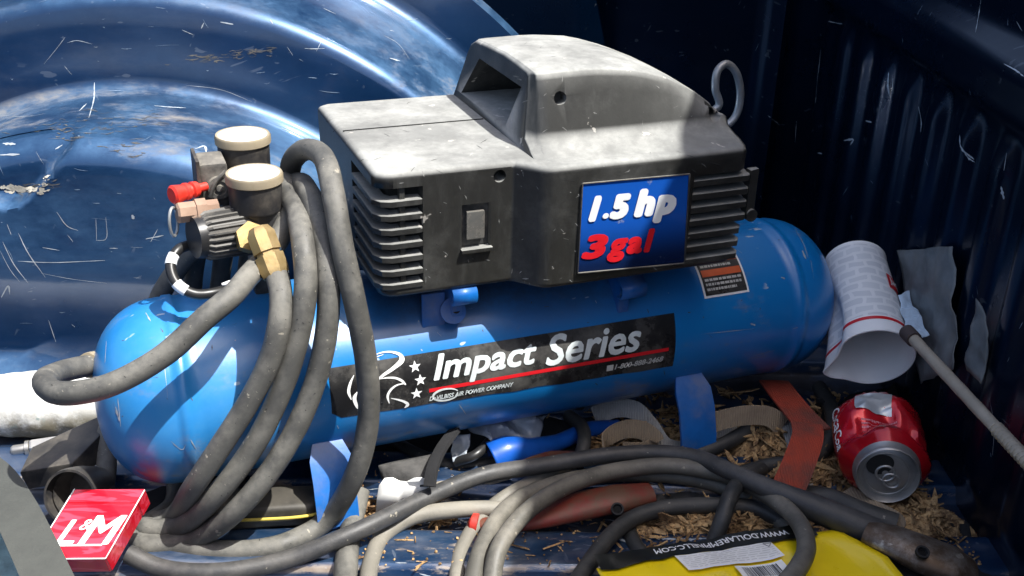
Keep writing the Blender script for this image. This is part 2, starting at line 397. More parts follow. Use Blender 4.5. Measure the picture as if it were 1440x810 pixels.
M['redprint'] = simple('red_print', (.62, .012, .02), .35, var=.1)
M['orangeprint'] = simple('orange_print', (.62, .11, .03), .4)
M['greyprint'] = simple('grey_print', (.5, .5, .47), .5)
def cigmat():
    n = N('red_cigarette_box'); st = n.ramp(n.noise(3.2, 3, .5, n.mapp((6, 30, 30), (0, 0, .5)), 1.2), .50, .58)
    c = n.mix(st, (.60, .008, .022), (.70, .045, .08)); n.set('Base Color', c).set('Roughness', .16).set('Coat Weight', .8).set('Coat Roughness', .05)
    n.bump(n.noise(26, 3, .6, n.mapp((1, 3, 1))), .25, .002); return n.m
M['cig'] = cigmat()
M['yellow'] = simple('yellow_plastic_bag', (.90, .66, .008), .3, var=.04, coat=.4, bump=.15, bsc=25)
M['bagblack'] = simple('black_bag_header', (.012, .013, .01), .35, coat=.2)
M['paper'] = simple('white_paper', (.8, .8, .77), .7, var=.05)
M['canred'] = simple('red_can_lacquer', (.62, .008, .018), .25, .35, coat=.6, var=.25, sc=18)
M['alu'] = simple('aluminium', (.42, .41, .39), .4, .75, dust=.15, var=.2)
M['foil'] = simple('silver_foil_patch', (.62, .66, .66), .3, .5)
M['rusty'] = None
def rust():
    n = N('rusty_red_metal'); c = n.mix(n.ramp(n.noise(16, 9, .75), .42, .62), (.19, .022, .014), (.12, .06, .035))
    c = n.mix(n.ramp(n.noise(30, 8, .7), .60, .72), c, (.38, .27, .17)); n.set('Base Color', c).set('Roughness', .5).set('Metallic', .15); n.bump(n.noise(80, 6), .35, .001); return n.m
M['rusty'] = rust()
def rust2():
    n = N('tarnished_steel'); c = n.mix(n.ramp(n.noise(26, 9, .75), .40, .62), (.10, .065, .04), (.23, .2, .17))
    c = n.mix(n.ramp(n.noise(60, 6), .62, .7), c, (.4, .36, .3)); n.set('Base Color', c).set('Roughness', .42).set('Metallic', .6); n.bump(n.noise(90, 6), .35, .001); return n.m
M['lug'] = rust2()
def web(name, a, b, period=420, ax=0):
    n = N(name); c = n.mix(n.ramp(n.noise(12, 8, .7), .4, .65), a, b)
    wv = n.t.nodes.new('ShaderNodeTexWave'); wv.inputs['Scale'].default_value = period/3.0; wv.inputs['Distortion'].default_value = 2.5
    n.t.links.new(n.tc.outputs['UV'] if False else n.tc.outputs['Object'], wv.inputs['Vector'])
    c = n.mix(n.math('MULTIPLY', wv.outputs['Fac'], .22), c, tuple(x*.45 for x in a))
    n.set('Base Color', c).set('Roughness', .9); n.bump(wv.outputs['Fac'], .5, .0008); return n.m
M['orange'] = web('orange_red_webbing', (.40, .050, .020), (.15, .05, .034))
M['tan'] = web('tan_webbing', (.34, .26, .17), (.2, .15, .1))
M['greyweb'] = web('pale_grey_webbing', (.42, .41, .38), (.25, .23, .2))
M['greystrap'] = simple('flat_grey_strap', (.055, .058, .052), .9, dust=0, bump=.5, bsc=300)
M['darkcloth'] = simple('dark_grey_fabric', (.06, .058, .055), .95, bump=.8, bsc=260, var=.35, sc=60)
M['blackcloth'] = simple('black_fabric', (.012, .012, .013), .95, bump=.6, bsc=200)
M['teal'] = simple('teal_checked_cloth', (.16, .26, .28), .9, var=.3, sc=70, bump=.6)
M['dirtywhite'] = None
def dw():
    n = N('dusty_white_sheet'); P = n.sep('obj')
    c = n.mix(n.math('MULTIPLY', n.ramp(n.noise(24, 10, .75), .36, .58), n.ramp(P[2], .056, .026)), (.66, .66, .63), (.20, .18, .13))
    c = n.mix(n.ramp(n.noise(55, 6), .62, .7), c, (.25, .3, .28)); n.set('Base Color', c).set('Roughness', .45); n.bump(n.noise(28, 6), .5, .004); return n.m
M['dirtywhite'] = dw()
M['film'] = simple('grey_plastic_film', (.34, .38, .42), .25, var=.3, sc=25, coat=.2)
M['tissue'] = simple('pale_blue_tissue', (.5, .62, .72), .8, var=.2, sc=60, bump=.5)
M['chip'] = None
def chips():
    n = N('wood_chip'); c = n.mix(n.ramp(n.noise(55, 6, .8), .38, .62), (.10, .052, .022), (.54, .35, .16))
    c = n.mix(n.ramp(n.noise(90, 4), .6, .68), c, (.07, .035, .015)); n.set('Base Color', c).set('Roughness', .85); return n.m
M['chip'] = chips()
M['yellowtrim'] = simple('yellow_trim', (.5, .38, .06), .6)
M['shoe'] = simple('dusty_black_rubber', (.022, .021, .018), .6, dust=.3)
M['bluehose'] = simple('bright_blue_vinyl', (.006, .075, .36), .35, coat=.2)
M['cupprint'] = None
def cupmat():
    n = N('paper_cup_brick_print')
    br = n.t.nodes.new('ShaderNodeTexBrick'); br.inputs['Scale'].default_value = 1; br.inputs['Color1'].default_value = (.63, .65, .66, 1); br.inputs['Color2'].default_value = (.69, .71, .71, 1)
    br.inputs['Mortar'].default_value = (.80, .81, .80, 1); br.inputs['Mortar Size'].default_value = .018; br.inputs['Brick Width'].default_value = .17; br.inputs['Row Height'].default_value = .09; br.inputs['Mortar Smooth'].default_value = .3
    mp = n.t.nodes.new('ShaderNodeMapping'); mp.inputs['Scale'].default_value = (2.0, 1, 1); n.t.links.new(n.tc.outputs['UV'], mp.inputs[0])
    nz = n.t.nodes.new('ShaderNodeTexNoise'); nz.inputs['Scale'].default_value = 7; n.t.links.new(n.tc.outputs['UV'], nz.inputs['Vector'])
    ad_ = n.t.nodes.new('ShaderNodeMix'); ad_.data_type = 'VECTOR'; ad_.inputs[0].default_value = .08; n.t.links.new(mp.outputs[0], ad_.inputs[4]); n.t.links.new(nz.outputs['Color'], ad_.inputs[5])
    n.t.links.new(ad_.outputs[1], br.inputs['Vector']); n.set('Base Color', br.outputs['Color']).set('Roughness', .5); return n.m
M['cupprint'] = cupmat()
M['cupwhite'] = simple('white_cup_paper', (.86, .86, .84), .5, var=.03)
M['asphalt'] = simple('asphalt', (.05, .05, .05), .9, bump=.5, sc=8)
M['glass'] = simple('dark_cab_glass', (.01, .012, .014), .05)
M['rod'] = simple('pitted_pale_rod', (.46, .40, .31), .6, .2, dust=.5, bump=.6, bsc=120)
M['rubbercap'] = simple('brown_rubber_tip', (.07, .05, .045), .7)

# ------------------------------------------------------------------ ground and pickup bed
mk('ground', [(-60, -60, -.75), (60, -60, -.75), (60, 60, -.75), (-60, 60, -.75)], [(0, 1, 2, 3)], M['asphalt'])['kind'] = 'structure'
bed = empty('pickup_truck', (0, .6, -.75), 0, 'scratched dark blue pickup truck bed that carries the blue air compressor and the clutter', 'truck')
def bedpart(name, g, mat, sharp=50): return world_child(g.mk(name, mat, None, sharp, False), bed)
WX = .43; YB = 1.36; YF = -.12; XL = -1.5
# ribbed floor
def floorz(y):
    t = ((y-.725)/.115+.5) % 1.0-.5; t = abs(t)*.115
    return .013*(1-sstep(.021, .031, t))
ys = []; y = YF
while y < YB+.02:
    ys.append(y); y += .0025
rows = [[V((x, yy, floorz(yy)+.0012*noise.noise(V((x*4, yy*9, 0))))) for x in [XL+i*(WX+.01-XL)/40 for i in range(41)]] for yy in ys]
g = G(); g.add(*grid(rows)); bedpart('floor_panel', g, M['paint_floor'])
# wheel arch: stepped tub pressed out of the bed side, swept round its centre
cxw, czw = -.38, -.12; R1, R2 = .382, .488
prof = [(r, 1.0) for r in [.02, .1, .16]+[.18+i*.004 for i in range(43)]]
for i in range(1, 9):
    a = i/8*math.pi/2; prof.append((R1-.03+.03*math.sin(a), 1.03-.03*math.cos(a)))
for yv in (1.05, 1.07, 1.09, 1.11, 1.13, 1.15): prof.append((R1+(yv-1.03)*.05, yv))
for i in range(1, 9):
    a = i/8*math.pi/2; prof.append((R1+.006+.016*(1-math.cos(a)), 1.15+.016*math.sin(a)))
for rv in (.42, .44, .455): prof.append((rv, 1.167+(rv-.40)*.15))
for i in range(1, 9):
    a = i/8*math.pi/2; prof.append((R2-.018+.020*math.sin(a), 1.177+.018*(1-math.cos(a))))
for i in range(1, 8): prof.append((R2+.003+.028*i/7, 1.198+.10*i/7))
for i in range(1, 7):
    a = i/6*math.pi/2; prof.append((R2+.031+.02*(1-math.cos(a)), 1.298+.02*math.sin(a)))
prof += [(.56, 1.322), (.585, 1.326), (.592, 1.345), (.594, 1.362)]
def recess(x, z):
    # stamped pocket in the face of the tub, open to the left
    dx = max(0, x+.425+(.24-z)*.9); dz = abs(z-.230)-.021
    d = math.hypot(dx, max(0, dz)) if dx > 0 or dz > 0 else 0
    return .021*(1-sstep(.007, .016, d))
rows = []
for i in range(361):
    a = math.pi*1.12-(math.pi*1.24)*i/360; row = []
    for r, yv in prof:
        x = cxw+r*math.cos(a); z = czw+r*math.sin(a)
        yy = yv
        if yv <= 1.03: yy += recess(x, z)
        if yv <= 1.001:
            yy -= .005*math.exp(-((z-.125)/.045)**2)
            yy -= .035*(1-sstep(0, .04, z)) if z < .04 else 0
        yy += .0025*noise.noise(V((x*5, z*5, 1)))
        row.append(V((x, yy, max(z, -.02))))
    rows.append(row)
g = G(); g.add(*grid(rows)); bedpart('wheel_arch', g, M['paint'], 60)
# bed side behind the arch, with a shallow corner post
def wally(x): return YB-.02+.04*sstep(.1, .16, x)-.03*(1-sstep(.0, .02, abs(x-.36)))
rows = [[V((x, wally(x), z)) for x in [XL]+[-.2+i*.01 for i in range(65)]] for z in (-.02, .1, .2, .3, .4, .5)]
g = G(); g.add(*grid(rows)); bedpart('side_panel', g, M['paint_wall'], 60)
g = G(); g.add(*box((XL+WX)/2, YB-.0, .535, WX-XL, .09, .07, None, .015)); bedpart('bed_rail', g, M['paint'])
# bulkhead with pressed vertical ribs and a horizontal swage
def ribx(y, z):
    t = ((y-.035) / .075+.5) % 1.0-.5
    s = 1-sstep(.10, .34, abs(t))
    zz = sstep(.02, .05, z)
    bar = sstep(.335, .352, z)*(1-sstep(.388, .41, z))
    return WX-max(.010*s*zz*(1-sstep(.30, .345, z)), .024*bar)
zs = [-.02, 0, .02]+[.02+.008*i for i in range(1, 52)]+[.5]
rows = [[V((ribx(YF+i*.005, z), YF+i*.005, z)) for i in range(int((YB+.04-YF)/.005)+1)] for z in zs]
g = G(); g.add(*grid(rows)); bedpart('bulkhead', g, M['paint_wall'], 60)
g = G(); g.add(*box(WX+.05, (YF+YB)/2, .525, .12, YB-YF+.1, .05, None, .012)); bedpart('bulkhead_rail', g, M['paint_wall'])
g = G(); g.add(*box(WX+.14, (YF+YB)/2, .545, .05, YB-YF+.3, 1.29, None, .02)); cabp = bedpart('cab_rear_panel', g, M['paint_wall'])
g = G(); g.add(*box(WX+.113, (YF+YB)/2, .90, .006, 1.0, .36, None, .002)); bedpart('rear_window', g, M['glass'])
g = G(); g.add(*box((XL+WX)/2, YF-.02, .2, WX-XL, .04, .46, None, .015)); bedpart('near_side_panel', g, M['paint'])
g = G(); g.add(*box(XL-.02, (YF+YB)/2, .2, .04, YB-YF, .46, None, .015)); bedpart('tailgate', g, M['paint'])

# scratches and scuffs: hair-thin raised flakes lying on the paint where it was scraped
from mathutils.bvhtree import BVHTree
bpy.context.view_layer.update()
def bvh_of(*names):
    vs, fs = [], []
    for nme in names:
        o = bpy.data.objects[nme]; n0 = len(vs); vs += [v.co.copy() for v in o.data.vertices]; fs += [tuple(i+n0 for i in p.vertices) for p in o.data.polygons]
    return BVHTree.FromPolygons(vs, fs)
def scrape(g, T, pts, wd, n=6, jit=0.0, off=.00035):
    wd *= .62; P = spline([V((x, y, 0)) for x, y in pts], n); hits = []
    for p in P:
        h = T.ray_cast(CAM, ray(p.x, p.y).normalized())
        if h[0] is None: continue
        nn = h[1] if h[1].dot(ray(p.x, p.y)) < 0 else -h[1]
        if hits and (hits[-1][0]-h[0]).length > .08: break
        hits.append((h[0]+nn*off, nn))
    if len(hits) < 3: return
    rows = []; m = len(hits)
    for i, (p, nn) in enumerate(hits):
        t = (hits[min(i+1, m-1)][0]-hits[max(i-1, 0)][0]).normalized(); sd = t.cross(nn)
        w_ = wd*(.15+.85*math.sin(math.pi*(i+.3)/(m-.4))**.7)*(1+jit*rsc.uniform(-1, 1))/2
        rows.append([p-sd*w_, p+sd*w_*(1+jit*rsc.uniform(-1, 1))])
    g.add(*grid(rows))
rsc = random.Random(5)
Ta = bvh_of('wheel_arch'); Tb = bvh_of('bulkhead', 'side_panel'); Tf = bvh_of('floor_panel')
M['scratch'] = simple('bare_scratched_primer', (.33, .37, .41), .6, var=.25, sc=40)
M['scuff'] = simple('dull_scuff', (.16, .22, .30), .6, var=.3, sc=60)
M['smear'] = simple('dried_mud_smear', (.085, .083, .078), .9, var=.35, sc=60)
gs, gd, gm = G(), G(), G()
for pts, wd in (([(133, 116), (132, 140), (125, 166)], .0022), ([(122, 146), (112, 156)], .0022), ([(217, 149), (240, 151), (261, 152)], .0032), ([(0, 163), (40, 164), (64, 160)], .0008), ([(4, 202), (22, 203)], .0045), ([(0, 218), (28, 217)], .0030),
                ([(25, 367), (70, 369), (148, 366)], .0012), ([(58, 384), (100, 392), (150, 398)], .0006), ([(4, 340), (20, 372), (40, 398)], .0012), ([(0, 352), (15, 380), (28, 396)], .0010), ([(26, 328), (40, 356), (64, 390)], .0014), ([(80, 298), (95, 318), (110, 324)], .0012), ([(95, 330), (103, 340)], .0008),
                ([(135, 308), (136, 338)], .0006), ([(149, 305), (149, 336), (135, 338)], .0008), ([(186, 302), (188, 308)], .005), ([(60, 348), (84, 352)], .0010), ([(205, 336), (230, 331)], .002), ([(212, 340), (222, 322)], .001), ([(154, 349), (166, 349)], .0012),
                ([(10, 315), (16, 330)], .001), ([(2, 418), (12, 402), (14, 414)], .0025), ([(78, 210), (88, 204)], .002), ([(310, 31), (328, 34)], .0028), ([(283, 40), (287, 32)], .0022), ([(256, 42), (272, 49)], .001), ([(262, 120), (310, 126), (354, 143)], .0007), ([(95, 60), (108, 57), (130, 62)], .0008), ([(62, 90), (80, 68), (92, 52)], .0006),
                ([(404, 66), (412, 78)], .0007), ([(445, 72), (452, 58)], .0007), ([(548, 82), (562, 86)], .0030), ([(540, 50), (560, 62), (576, 84)], .0008), ([(455, 12), (472, 20)], .001), ([(380, 28), (384, 34)], .002), ([(395, 180), (410, 186)], .002), ([(274, 210), (288, 206), (290, 216)], .003), ([(278, 222), (270, 216)], .002)):
    scrape(gs, Ta, pts, wd, 6, .35)
for k in range(95):   # random light scratches all over the tub
    x, y = rsc.uniform(-20, 640), rsc.choice((rsc.uniform(0, 130), rsc.uniform(120, 500), rsc.uniform(200, 480))); a = rsc.choice((rsc.gauss(.9, .3), rsc.gauss(.05, .12), rsc.gauss(.05, .12), rsc.gauss(0, .1))); L_ = rsc.choice((rsc.uniform(2, 8), rsc.uniform(6, 34)))
    scrape(gs if rsc.random() < .15 else gd, Ta, [(x, y), (x+L_*.5*math.cos(a)+rsc.gauss(0, .8), y+L_*.5*math.sin(a)+rsc.gauss(0, .8)), (x+L_*math.cos(a), y+L_*math.sin(a))], rsc.uniform(.0003, .0011), 4, .4)
for cx0, cy0, sx_, sy_, nn in ((120, 178, 110, 16, 150), (200, 168, 40, 8, 40), (175, 208, 30, 12, 30), (300, 82, 60, 7, 60), (345, 72, 30, 4, 40), (30, 265, 40, 7, 50)):
    for k in range(int(nn*.5)):
        x = rsc.gauss(cx0, sx_*.5); y = rsc.gauss(cy0, sy_*.5)-(x-cx0)*.08; L_ = rsc.uniform(4, 22)
        scrape(gm, Ta, [(x, y), (x+L_*.5, y+rsc.gauss(0, 1)), (x+L_, y+rsc.gauss(0, 1.4)-L_*.06)], rsc.uniform(.0003, .0018), 3, .6, .0005)
M['pale_mud'] = simple('pale_dried_mud', (.42, .39, .32), .9, var=.3, sc=80, bump=.6)
gp = G()
for k in range(46):
    t = rsc.random(); x = lin(0, 66, t); y = 264+4*t-max(0, t-.8)*90+rsc.gauss(0, 2.2); L_ = rsc.uniform(4, 16)
    scrape(gp, Ta, [(x, y), (x+L_*.5, y+rsc.gauss(0, 1)), (x+L_, y-max(0, t-.8)*L_*2)], rsc.uniform(.002, .006), 3, .5, .0006)
gw = G()
for pts, wd in (([(1154, 70), (1150, 110), (1147, 145)], .0010), ([(1250, 102), (1249, 120), (1251, 135)], .0030), ([(1256, 110), (1256, 132)], .0015), ([(1292, 150), (1296, 172), (1295, 186)], .0028), ([(1350, 190), (1352, 208), (1370, 224)], .003), ([(1352, 206), (1362, 222), (1371, 228)], .002), ([(1380, 0), (1376, 25), (1372, 46)], .0012), ([(1412, 90), (1430, 100), (1440, 108)], .0015), ([(1430, 30), (1438, 44)], .001), ([(1218, 170), (1226, 172)], .0035), ([(1186, 198), (1200, 196), (1196, 204)], .0035), ([(1150, 215), (1156, 216)], .003),
                ([(1408, 262), (1412, 280)], .003), ([(1416, 215), (1412, 240)], .001), ([(1080, 162), (1096, 176)], .0008), ([(1165, 30), (1185, 34)], .002), ([(1120, 170), (1118, 200)], .0006), ([(1392, 560), (1398, 600), (1396, 640)], .0006)):
    scrape(gw, Tb, pts, wd, 6, .5)
for k in range(50):
    x, y = rsc.uniform(1060, 1440), rsc.uniform(0, 700); a = rsc.gauss(1.5, .5); L_ = rsc.uniform(2, 16)
    scrape(gd, Tb, [(x, y), (x+L_*.5*math.cos(a), y+L_*.5*math.sin(a)), (x+L_*math.cos(a), y+L_*math.sin(a))], rsc.uniform(.0002, .0008), 3, .5)
for k in range(45):
    x, y = rsc.uniform(440, 1000), rsc.uniform(640, 812); a = rsc.gauss(0, .12); L_ = rsc.uniform(4, 30)
    scrape(gw, Tf, [(x, y), (x+L_*.5*math.cos(a), y+L_*.5*math.sin(a)), (x+L_*math.cos(a), y+L_*math.sin(a))], rsc.uniform(.0003, .0014), 3, .5)
for x0, x1, y0, wd in ((490, 660, 735, .004), (520, 640, 703, .0035), (860, 1040, 758, .005), (640, 700, 742, .003), (850, 1000, 733, .002)):
    x = x0
    while x < x1:
        L_ = rsc.uniform(8, 34); scrape(gw, Tf, [(x, y0+rsc.gauss(0, 1.5)), (x+L_/2, y0+rsc.gauss(0, 2)), (x+L_, y0+rsc.gauss(0, 1.5))], wd*rsc.uniform(.4, 1.2), 5, .6); x += L_*rsc.uniform(.6, 1.2)
for gg, nme, mt in ((gs, 'paint_scratches', 'scratch'), (gd, 'paint_scuffs', 'scuff'), (gm, 'mud_smears', 'smear'), (gw, 'paint_chips', 'scratch'), (gp, 'dried_mud', 'pale_mud')):
    bedpart(nme, gg, M[mt])['kind'] = 'stuff'

# ------------------------------------------------------------------ air compressor (built in its own frame)
AC = empty('air_compressor', O, TH, 'blue tank air compressor with dusty black motor cover in middle of the truck bed', 'air compressor')
LH = .351
prof = []
cap = .058
for i in range(0, 15):
    a = i/14*math.pi/2; prof.append((-LH+cap*(1-math.sin(a)**(1/1.0)) if False else -LH+cap*(1-math.cos(math.pi/2-a)), TR*math.sin(a)**.78 if a > 0 else .001))
prof = []
for i in range(15):
    a = i/14*math.pi/2; prof.append((-LH+cap*(1-math.cos(a)), TR*(math.sin(a)**.8 if a else .001)))
mid = [(-LH+cap+.004, TR), (-LH+cap+.005, TR+.0012), (-LH+cap+.012, TR+.0012), (-LH+cap+.013, TR)]+[(x/100, TR) for x in range(-27, 28, 3)]+[(LH-cap-.013, TR), (LH-cap-.012, TR+.0012), (LH-cap-.005, TR+.0012), (LH-cap-.004, TR)]
prof = prof+mid+[(-d, r) for d, r in prof[::-1]]
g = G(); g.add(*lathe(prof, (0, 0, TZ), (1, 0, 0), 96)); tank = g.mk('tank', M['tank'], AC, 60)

bpy.context.view_layer.update()
Tt = BVHTree.FromPolygons([AC.matrix_world @ v.co for v in tank.data.vertices], [tuple(p.vertices) for p in tank.data.polygons])
AC_inv = AC.matrix_world.inverted(); gt, gb = G(), G()
for pts, wd in (([(1118, 322), (1130, 344), (1136, 362)], .0012), ([(1128, 352), (1133, 364)], .0025), ([(1140, 366), (1144, 392)], .0006), ([(1055, 455), (1062, 457)], .002), ([(1098, 390), (1104, 392)], .002), ([(985, 470), (1060, 462)], .0006), ([(166, 560), (170, 600)], .0012), ([(163, 572), (168, 592)], .003), ([(150, 480), (148, 510)], .0015), ([(205, 440), (212, 452)], .002), ([(240, 620), (256, 632), (262, 625)], .001), ([(268, 618), (276, 632)], .001), ([(645, 568), (655, 582)], .0012), ([(1060, 500), (1090, 492)], .0008), ([(230, 500), (236, 560)], .0005)):
    scrape(gt, Tt, pts, wd, 6, .5, .0003)
for k in range(150):
    x, y = rsc.uniform(140, 1170), rsc.uniform(320, 660); a = rsc.choice((rsc.gauss(-.12, .1), rsc.gauss(1.3, .5))); L_ = rsc.uniform(1, 9)
    scrape(gt if rsc.random() < .35 else gb, Tt, [(x, y), (x+L_*.5*math.cos(a), y+L_*.5*math.sin(a)), (x+L_*math.cos(a), y+L_*math.sin(a))], rsc.uniform(.0003, .0014), 3, .5, .0002)
for gg, nme, mt in ((gt, 'enamel_scratches', 'scratch'), (gb, 'enamel_scuffs', 'smear')):
    gg.v = [AC_inv @ p for p in gg.v]; gg.mk(nme, M[mt], AC, 180, False)['kind'] = 'stuff'
# stickers wrapped on the tank
def onTank(v, f, off): return [tanksurf(p.x, p.y/TR, off+p.z) for p in v], f
def patch(u0, u1, a0, a1, off, nu=4, na=24):
    rows = [[tanksurf(lin(u0, u1, i/nu), math.radians(lin(a0, a1, j/na)), off) for j in range(na+1)] for i in range(nu+1)]
    return grid(rows)
lab = G()
rows = []
for i in range(41):
    u = lin(-.172, .146, i/40)
    t0 = -5.5-6.5*i/40+1.2*noise.noise(V((u*40, 0, 0))); t1 = 27
    if i == 0: t0 += 4
    rows.append([tanksurf(u, math.radians(lin(t0, t1, j/16)), .0003) for j in range(17)])
lab.add(*grid(rows)); label = lab.mk('tank_label', M['label'], AC, 180)
def letter(txt, u0, u1, a0, a1, bold, shear, mat, parent, name='lettering', off=.0007, rows=6, spacing=1.0):
    v, f = textgeo(txt, u0, TR*math.radians(a0), u1-u0, TR*math.radians(a1-a0), bold, shear, rows, spacing)
    g = G(); g.add(*onTank(v, f, off)); return g.mk(name, mat, parent, 180)
letter('Impact', -.084, .0085, 4.5, 24.5, .028, .28, M['whitegrey'], label, rows=8)
letter('Series', .018, .110, 6, 25, .028, .28, M['whitegrey'], label, rows=8)
letter('DeVILBISS AIR POWER COMPANY', -.089, -.013, -4.6, -1.6, .02, .25, M['whitegrey'], label, rows=2)
letter('1-800-888-2468', .085, .134, -5.6, -1.8, .02, .25, M['greyprint'], label, rows=2)
g = G(); v, f = patch(.077, .0835, -6, -1.6, .0007, 2, 4); g.add(v, f); g.mk('print_box', M['greyprint'], label, 180)
g = G(); g.add(*patch(-.089, .139, 1.5, 4.0, .0006, 20, 4)); g.mk('red_stripe', M['redprint'], label, 180)
# printed bird head, stars and swoosh
def stroke(pts, mat, name, n=6, off=.0008):
    P = spline([V((x, y, 0)) for x, y, _ in pts], n); W = spline([V((w_, 0, 0)) for _, _, w_ in pts], n)
    T, _n = frames(P); rows = []
    for p, t, w_ in zip(P, T, W):
        s = V((-t.y, t.x, 0)); row = []
        for k in (-.5, 0, .5):
            q = p+s*max(w_.x, .3)*k; u, a = tankhit(q.x, q.y, TR+off); row.append(tanksurf(u, a, off))
        rows.append(row)
    return grid(rows)
def P3(x, y): return 480+x*140/945, 480+y*120/810
emb = G()
for pts in ([(275, 150, 4), (370, 110, 14), (470, 100, 22), (560, 130, 40), (575, 175, 62), (500, 250, 45), (400, 320, 34), (305, 400, 14)],
            [(280, 185, 4), (330, 150, 10), (400, 125, 4)], [(280, 215, 4), (310, 205, 14), (335, 195, 3)], [(285, 275, 14), (325, 262, 4)], [(290, 322, 12), (312, 310, 3)],
            [(370, 356, 6), (450, 345, 20), (520, 350, 26), (575, 375, 30), (612, 412, 16)],
            [(600, 400, 12), (530, 415, 18), (470, 460, 26), (440, 520, 28), (455, 590, 10)],
            [(470, 540, 6), (540, 555, 20), (600, 575, 30), (630, 600, 38), (600, 632, 8)],
            [(120, 320, 6), (85, 400, 30), (70, 480, 36), (95, 555, 10)], [(150, 480, 10), (125, 540, 46), (140, 600, 40), (158, 640, 16)], [(165, 420, 8), (200, 470, 30), (235, 520, 26), (240, 600, 10)]):
    q = []
    for x, y, w_ in pts:
        X, Y = P3(x, y); q.append((X, Y, w_*.148*.8))
    emb.add(*stroke(q, None, 'e'))
emb.mk('bird_emblem', M['white'], label, 180)
for sx, sy, r in ((697, 240, 6.8), (748, 365, 6.8), (712, 492, 6.8)):
    X, Y = P3(sx, sy); u0, a0 = tankhit(X, Y); g = G(); vs = [tanksurf(u0, a0, .0008)]
    for k in range(10):
        rr = .0053 if k % 2 == 0 else .0022; a = math.pi/2+k*math.pi/5; vs.append(tanksurf(u0+rr*math.cos(a), a0+rr*math.sin(a)/TR, .0008))
    g.add(vs, [(0, k+1, (k+1) % 10+1) for k in range(10)]); g.mk('star', M['white'], label, 180)
g = G()
for rx, ry, w_ in ((17, 8, 2.2),):
    pts = []
    for k in range(22):
        a = math.radians(20+k*15.5); X = 627+rx*math.cos(a)*1.05; Y = 555-ry*math.sin(a)-.15*(X-627); pts.append((X, Y, w_*(.4+abs(math.sin(a*.5)))))
    g.add(*stroke(pts, None, 's', 3, .00085))
g.mk('swoosh', M['whitegrey'], label, 180)
# orange warning sticker at the right end
ws = G()
ws.add(*patch(.1795, .2275, 33, 80, .0003, 3, 24)); wl = ws.mk('warning_label', M['white'], AC, 180)
g = G(); g.add(*patch(.1815, .2255, 34.5, 78, .0006, 3, 24)); g.mk('print_panel', M['label'], wl, 180)
for a0, a1 in ((47.5, 52.5), (58, 62), (67, 70)):
    g = G(); g.add(*patch(.183, .2245, a0, a1, .0009, 3, 6)); g.mk('orange_band', M['orangeprint'], wl, 180)
for t, a0 in (('|aaaaaaaaaaaaaaaaaa', 44), ('|bbbbbbbbbbbbbbbbb', 40.8), ('|cccccccccccccc', 37.4), ('|ddddddddddddddd', 54), ('|eeeeeeeeeeeeeeeee', 64)):
    letter(t, .184, .184+.0021*len(t), a0, a0+2.3, .02, 0, M['greyprint'], wl, off=.001, rows=2)

# feet and brackets
def foot(u0, u1, name='foot'):
    g = G(); w_ = u1-u0
    path = [(-.066, .082), (-.079, .070), (-.089, .055), (-.097, .030), (-.099, .018), (-.093, .010), (-.07, .007)]
    rows = []
    for y, z in path: rows.append([V((u0, y, z)), V((u1, y, z))])
    P = [V((0, y, z)) for y, z in path]
    T, _ = frames(P); rws = []
    for i, p in enumerate(P):
        nn = V((0, -T[i].z, T[i].y)); uu = .006 if i == 0 else 0
        rws.append([V((u0+uu, p.y, p.z)), V((u1-uu, p.y, p.z)), V((u1-uu, p.y, p.z))+nn*-.003, V((u0+uu, p.y, p.z))+nn*-.003])
    g.add(*grid(rws, True, True)); o = g.mk(name, M['bracket'], AC, 30); return o
foot(-.193, -.158); foot(.150, .187)
for u0 in (-.19, .152):
    g = G(); g.add(*box(u0+.016, .085, .045, .036, .004, .085, None, .001)); g.mk('foot', M['bracket'], AC)
# saddle tabs between tank and cover: rolled lips
for (px0, px1, py) in ((636, 670, 418), (873, 907, 410)):
    p0 = lly(px0, py, -.078); p1 = lly(px1, py-1, -.078); g = G()
    pr = [(-.035, .022), (-.018, .014), (-.004, .008), (.003, .004), (.004, -.003), (.001, -.008), (-.006, -.009)]
    P = spline([V((0, -y-.078+.0, z)) for y, z in [(-a, b) for a, b in pr]], 4)
    rws = [[V((p0.x, -.078+(q.y+.078)*-1, p0.z+q.z)), V((p1.x, -.078+(q.y+.078)*-1, p0.z+q.z))] for q in P]
    v, f = grid(rws); g.add(v, f); o = g.mk('mounting_tab', M['bracket'], AC, 180)
    so = o.modifiers.new('s', 'SOLIDIFY'); so.thickness = .0022
    g = G(); g.add(*box((p0.x+p1.x)/2-.002, -.052, p0.z-.012, .010, .03, .03, None, .001)); g.mk('mounting_post', M['bracket'], AC)
# small bolt ear on the tank
a = lly(640, 440, -.066)
g = G(); g.add(*lathe([(0, .011), (.003, .011)], (a.x-.001, -.062, a.z+.0), (0, -1, .55), 20)); g.add(*box(a.x-.016, -.056, a.z-.006, .02, .003, .045, Matrix.Identity(4), .001)); ear = g.mk('bolt_ear', M['bracket'], AC)
g = G(); g.add(*lathe([(0, .0035), (.0045, .0035)], (a.x+.001, -.0622, a.z+.001), (0, -1, .55), 14)); g.mk('bolt_hole', M['dark'], ear)

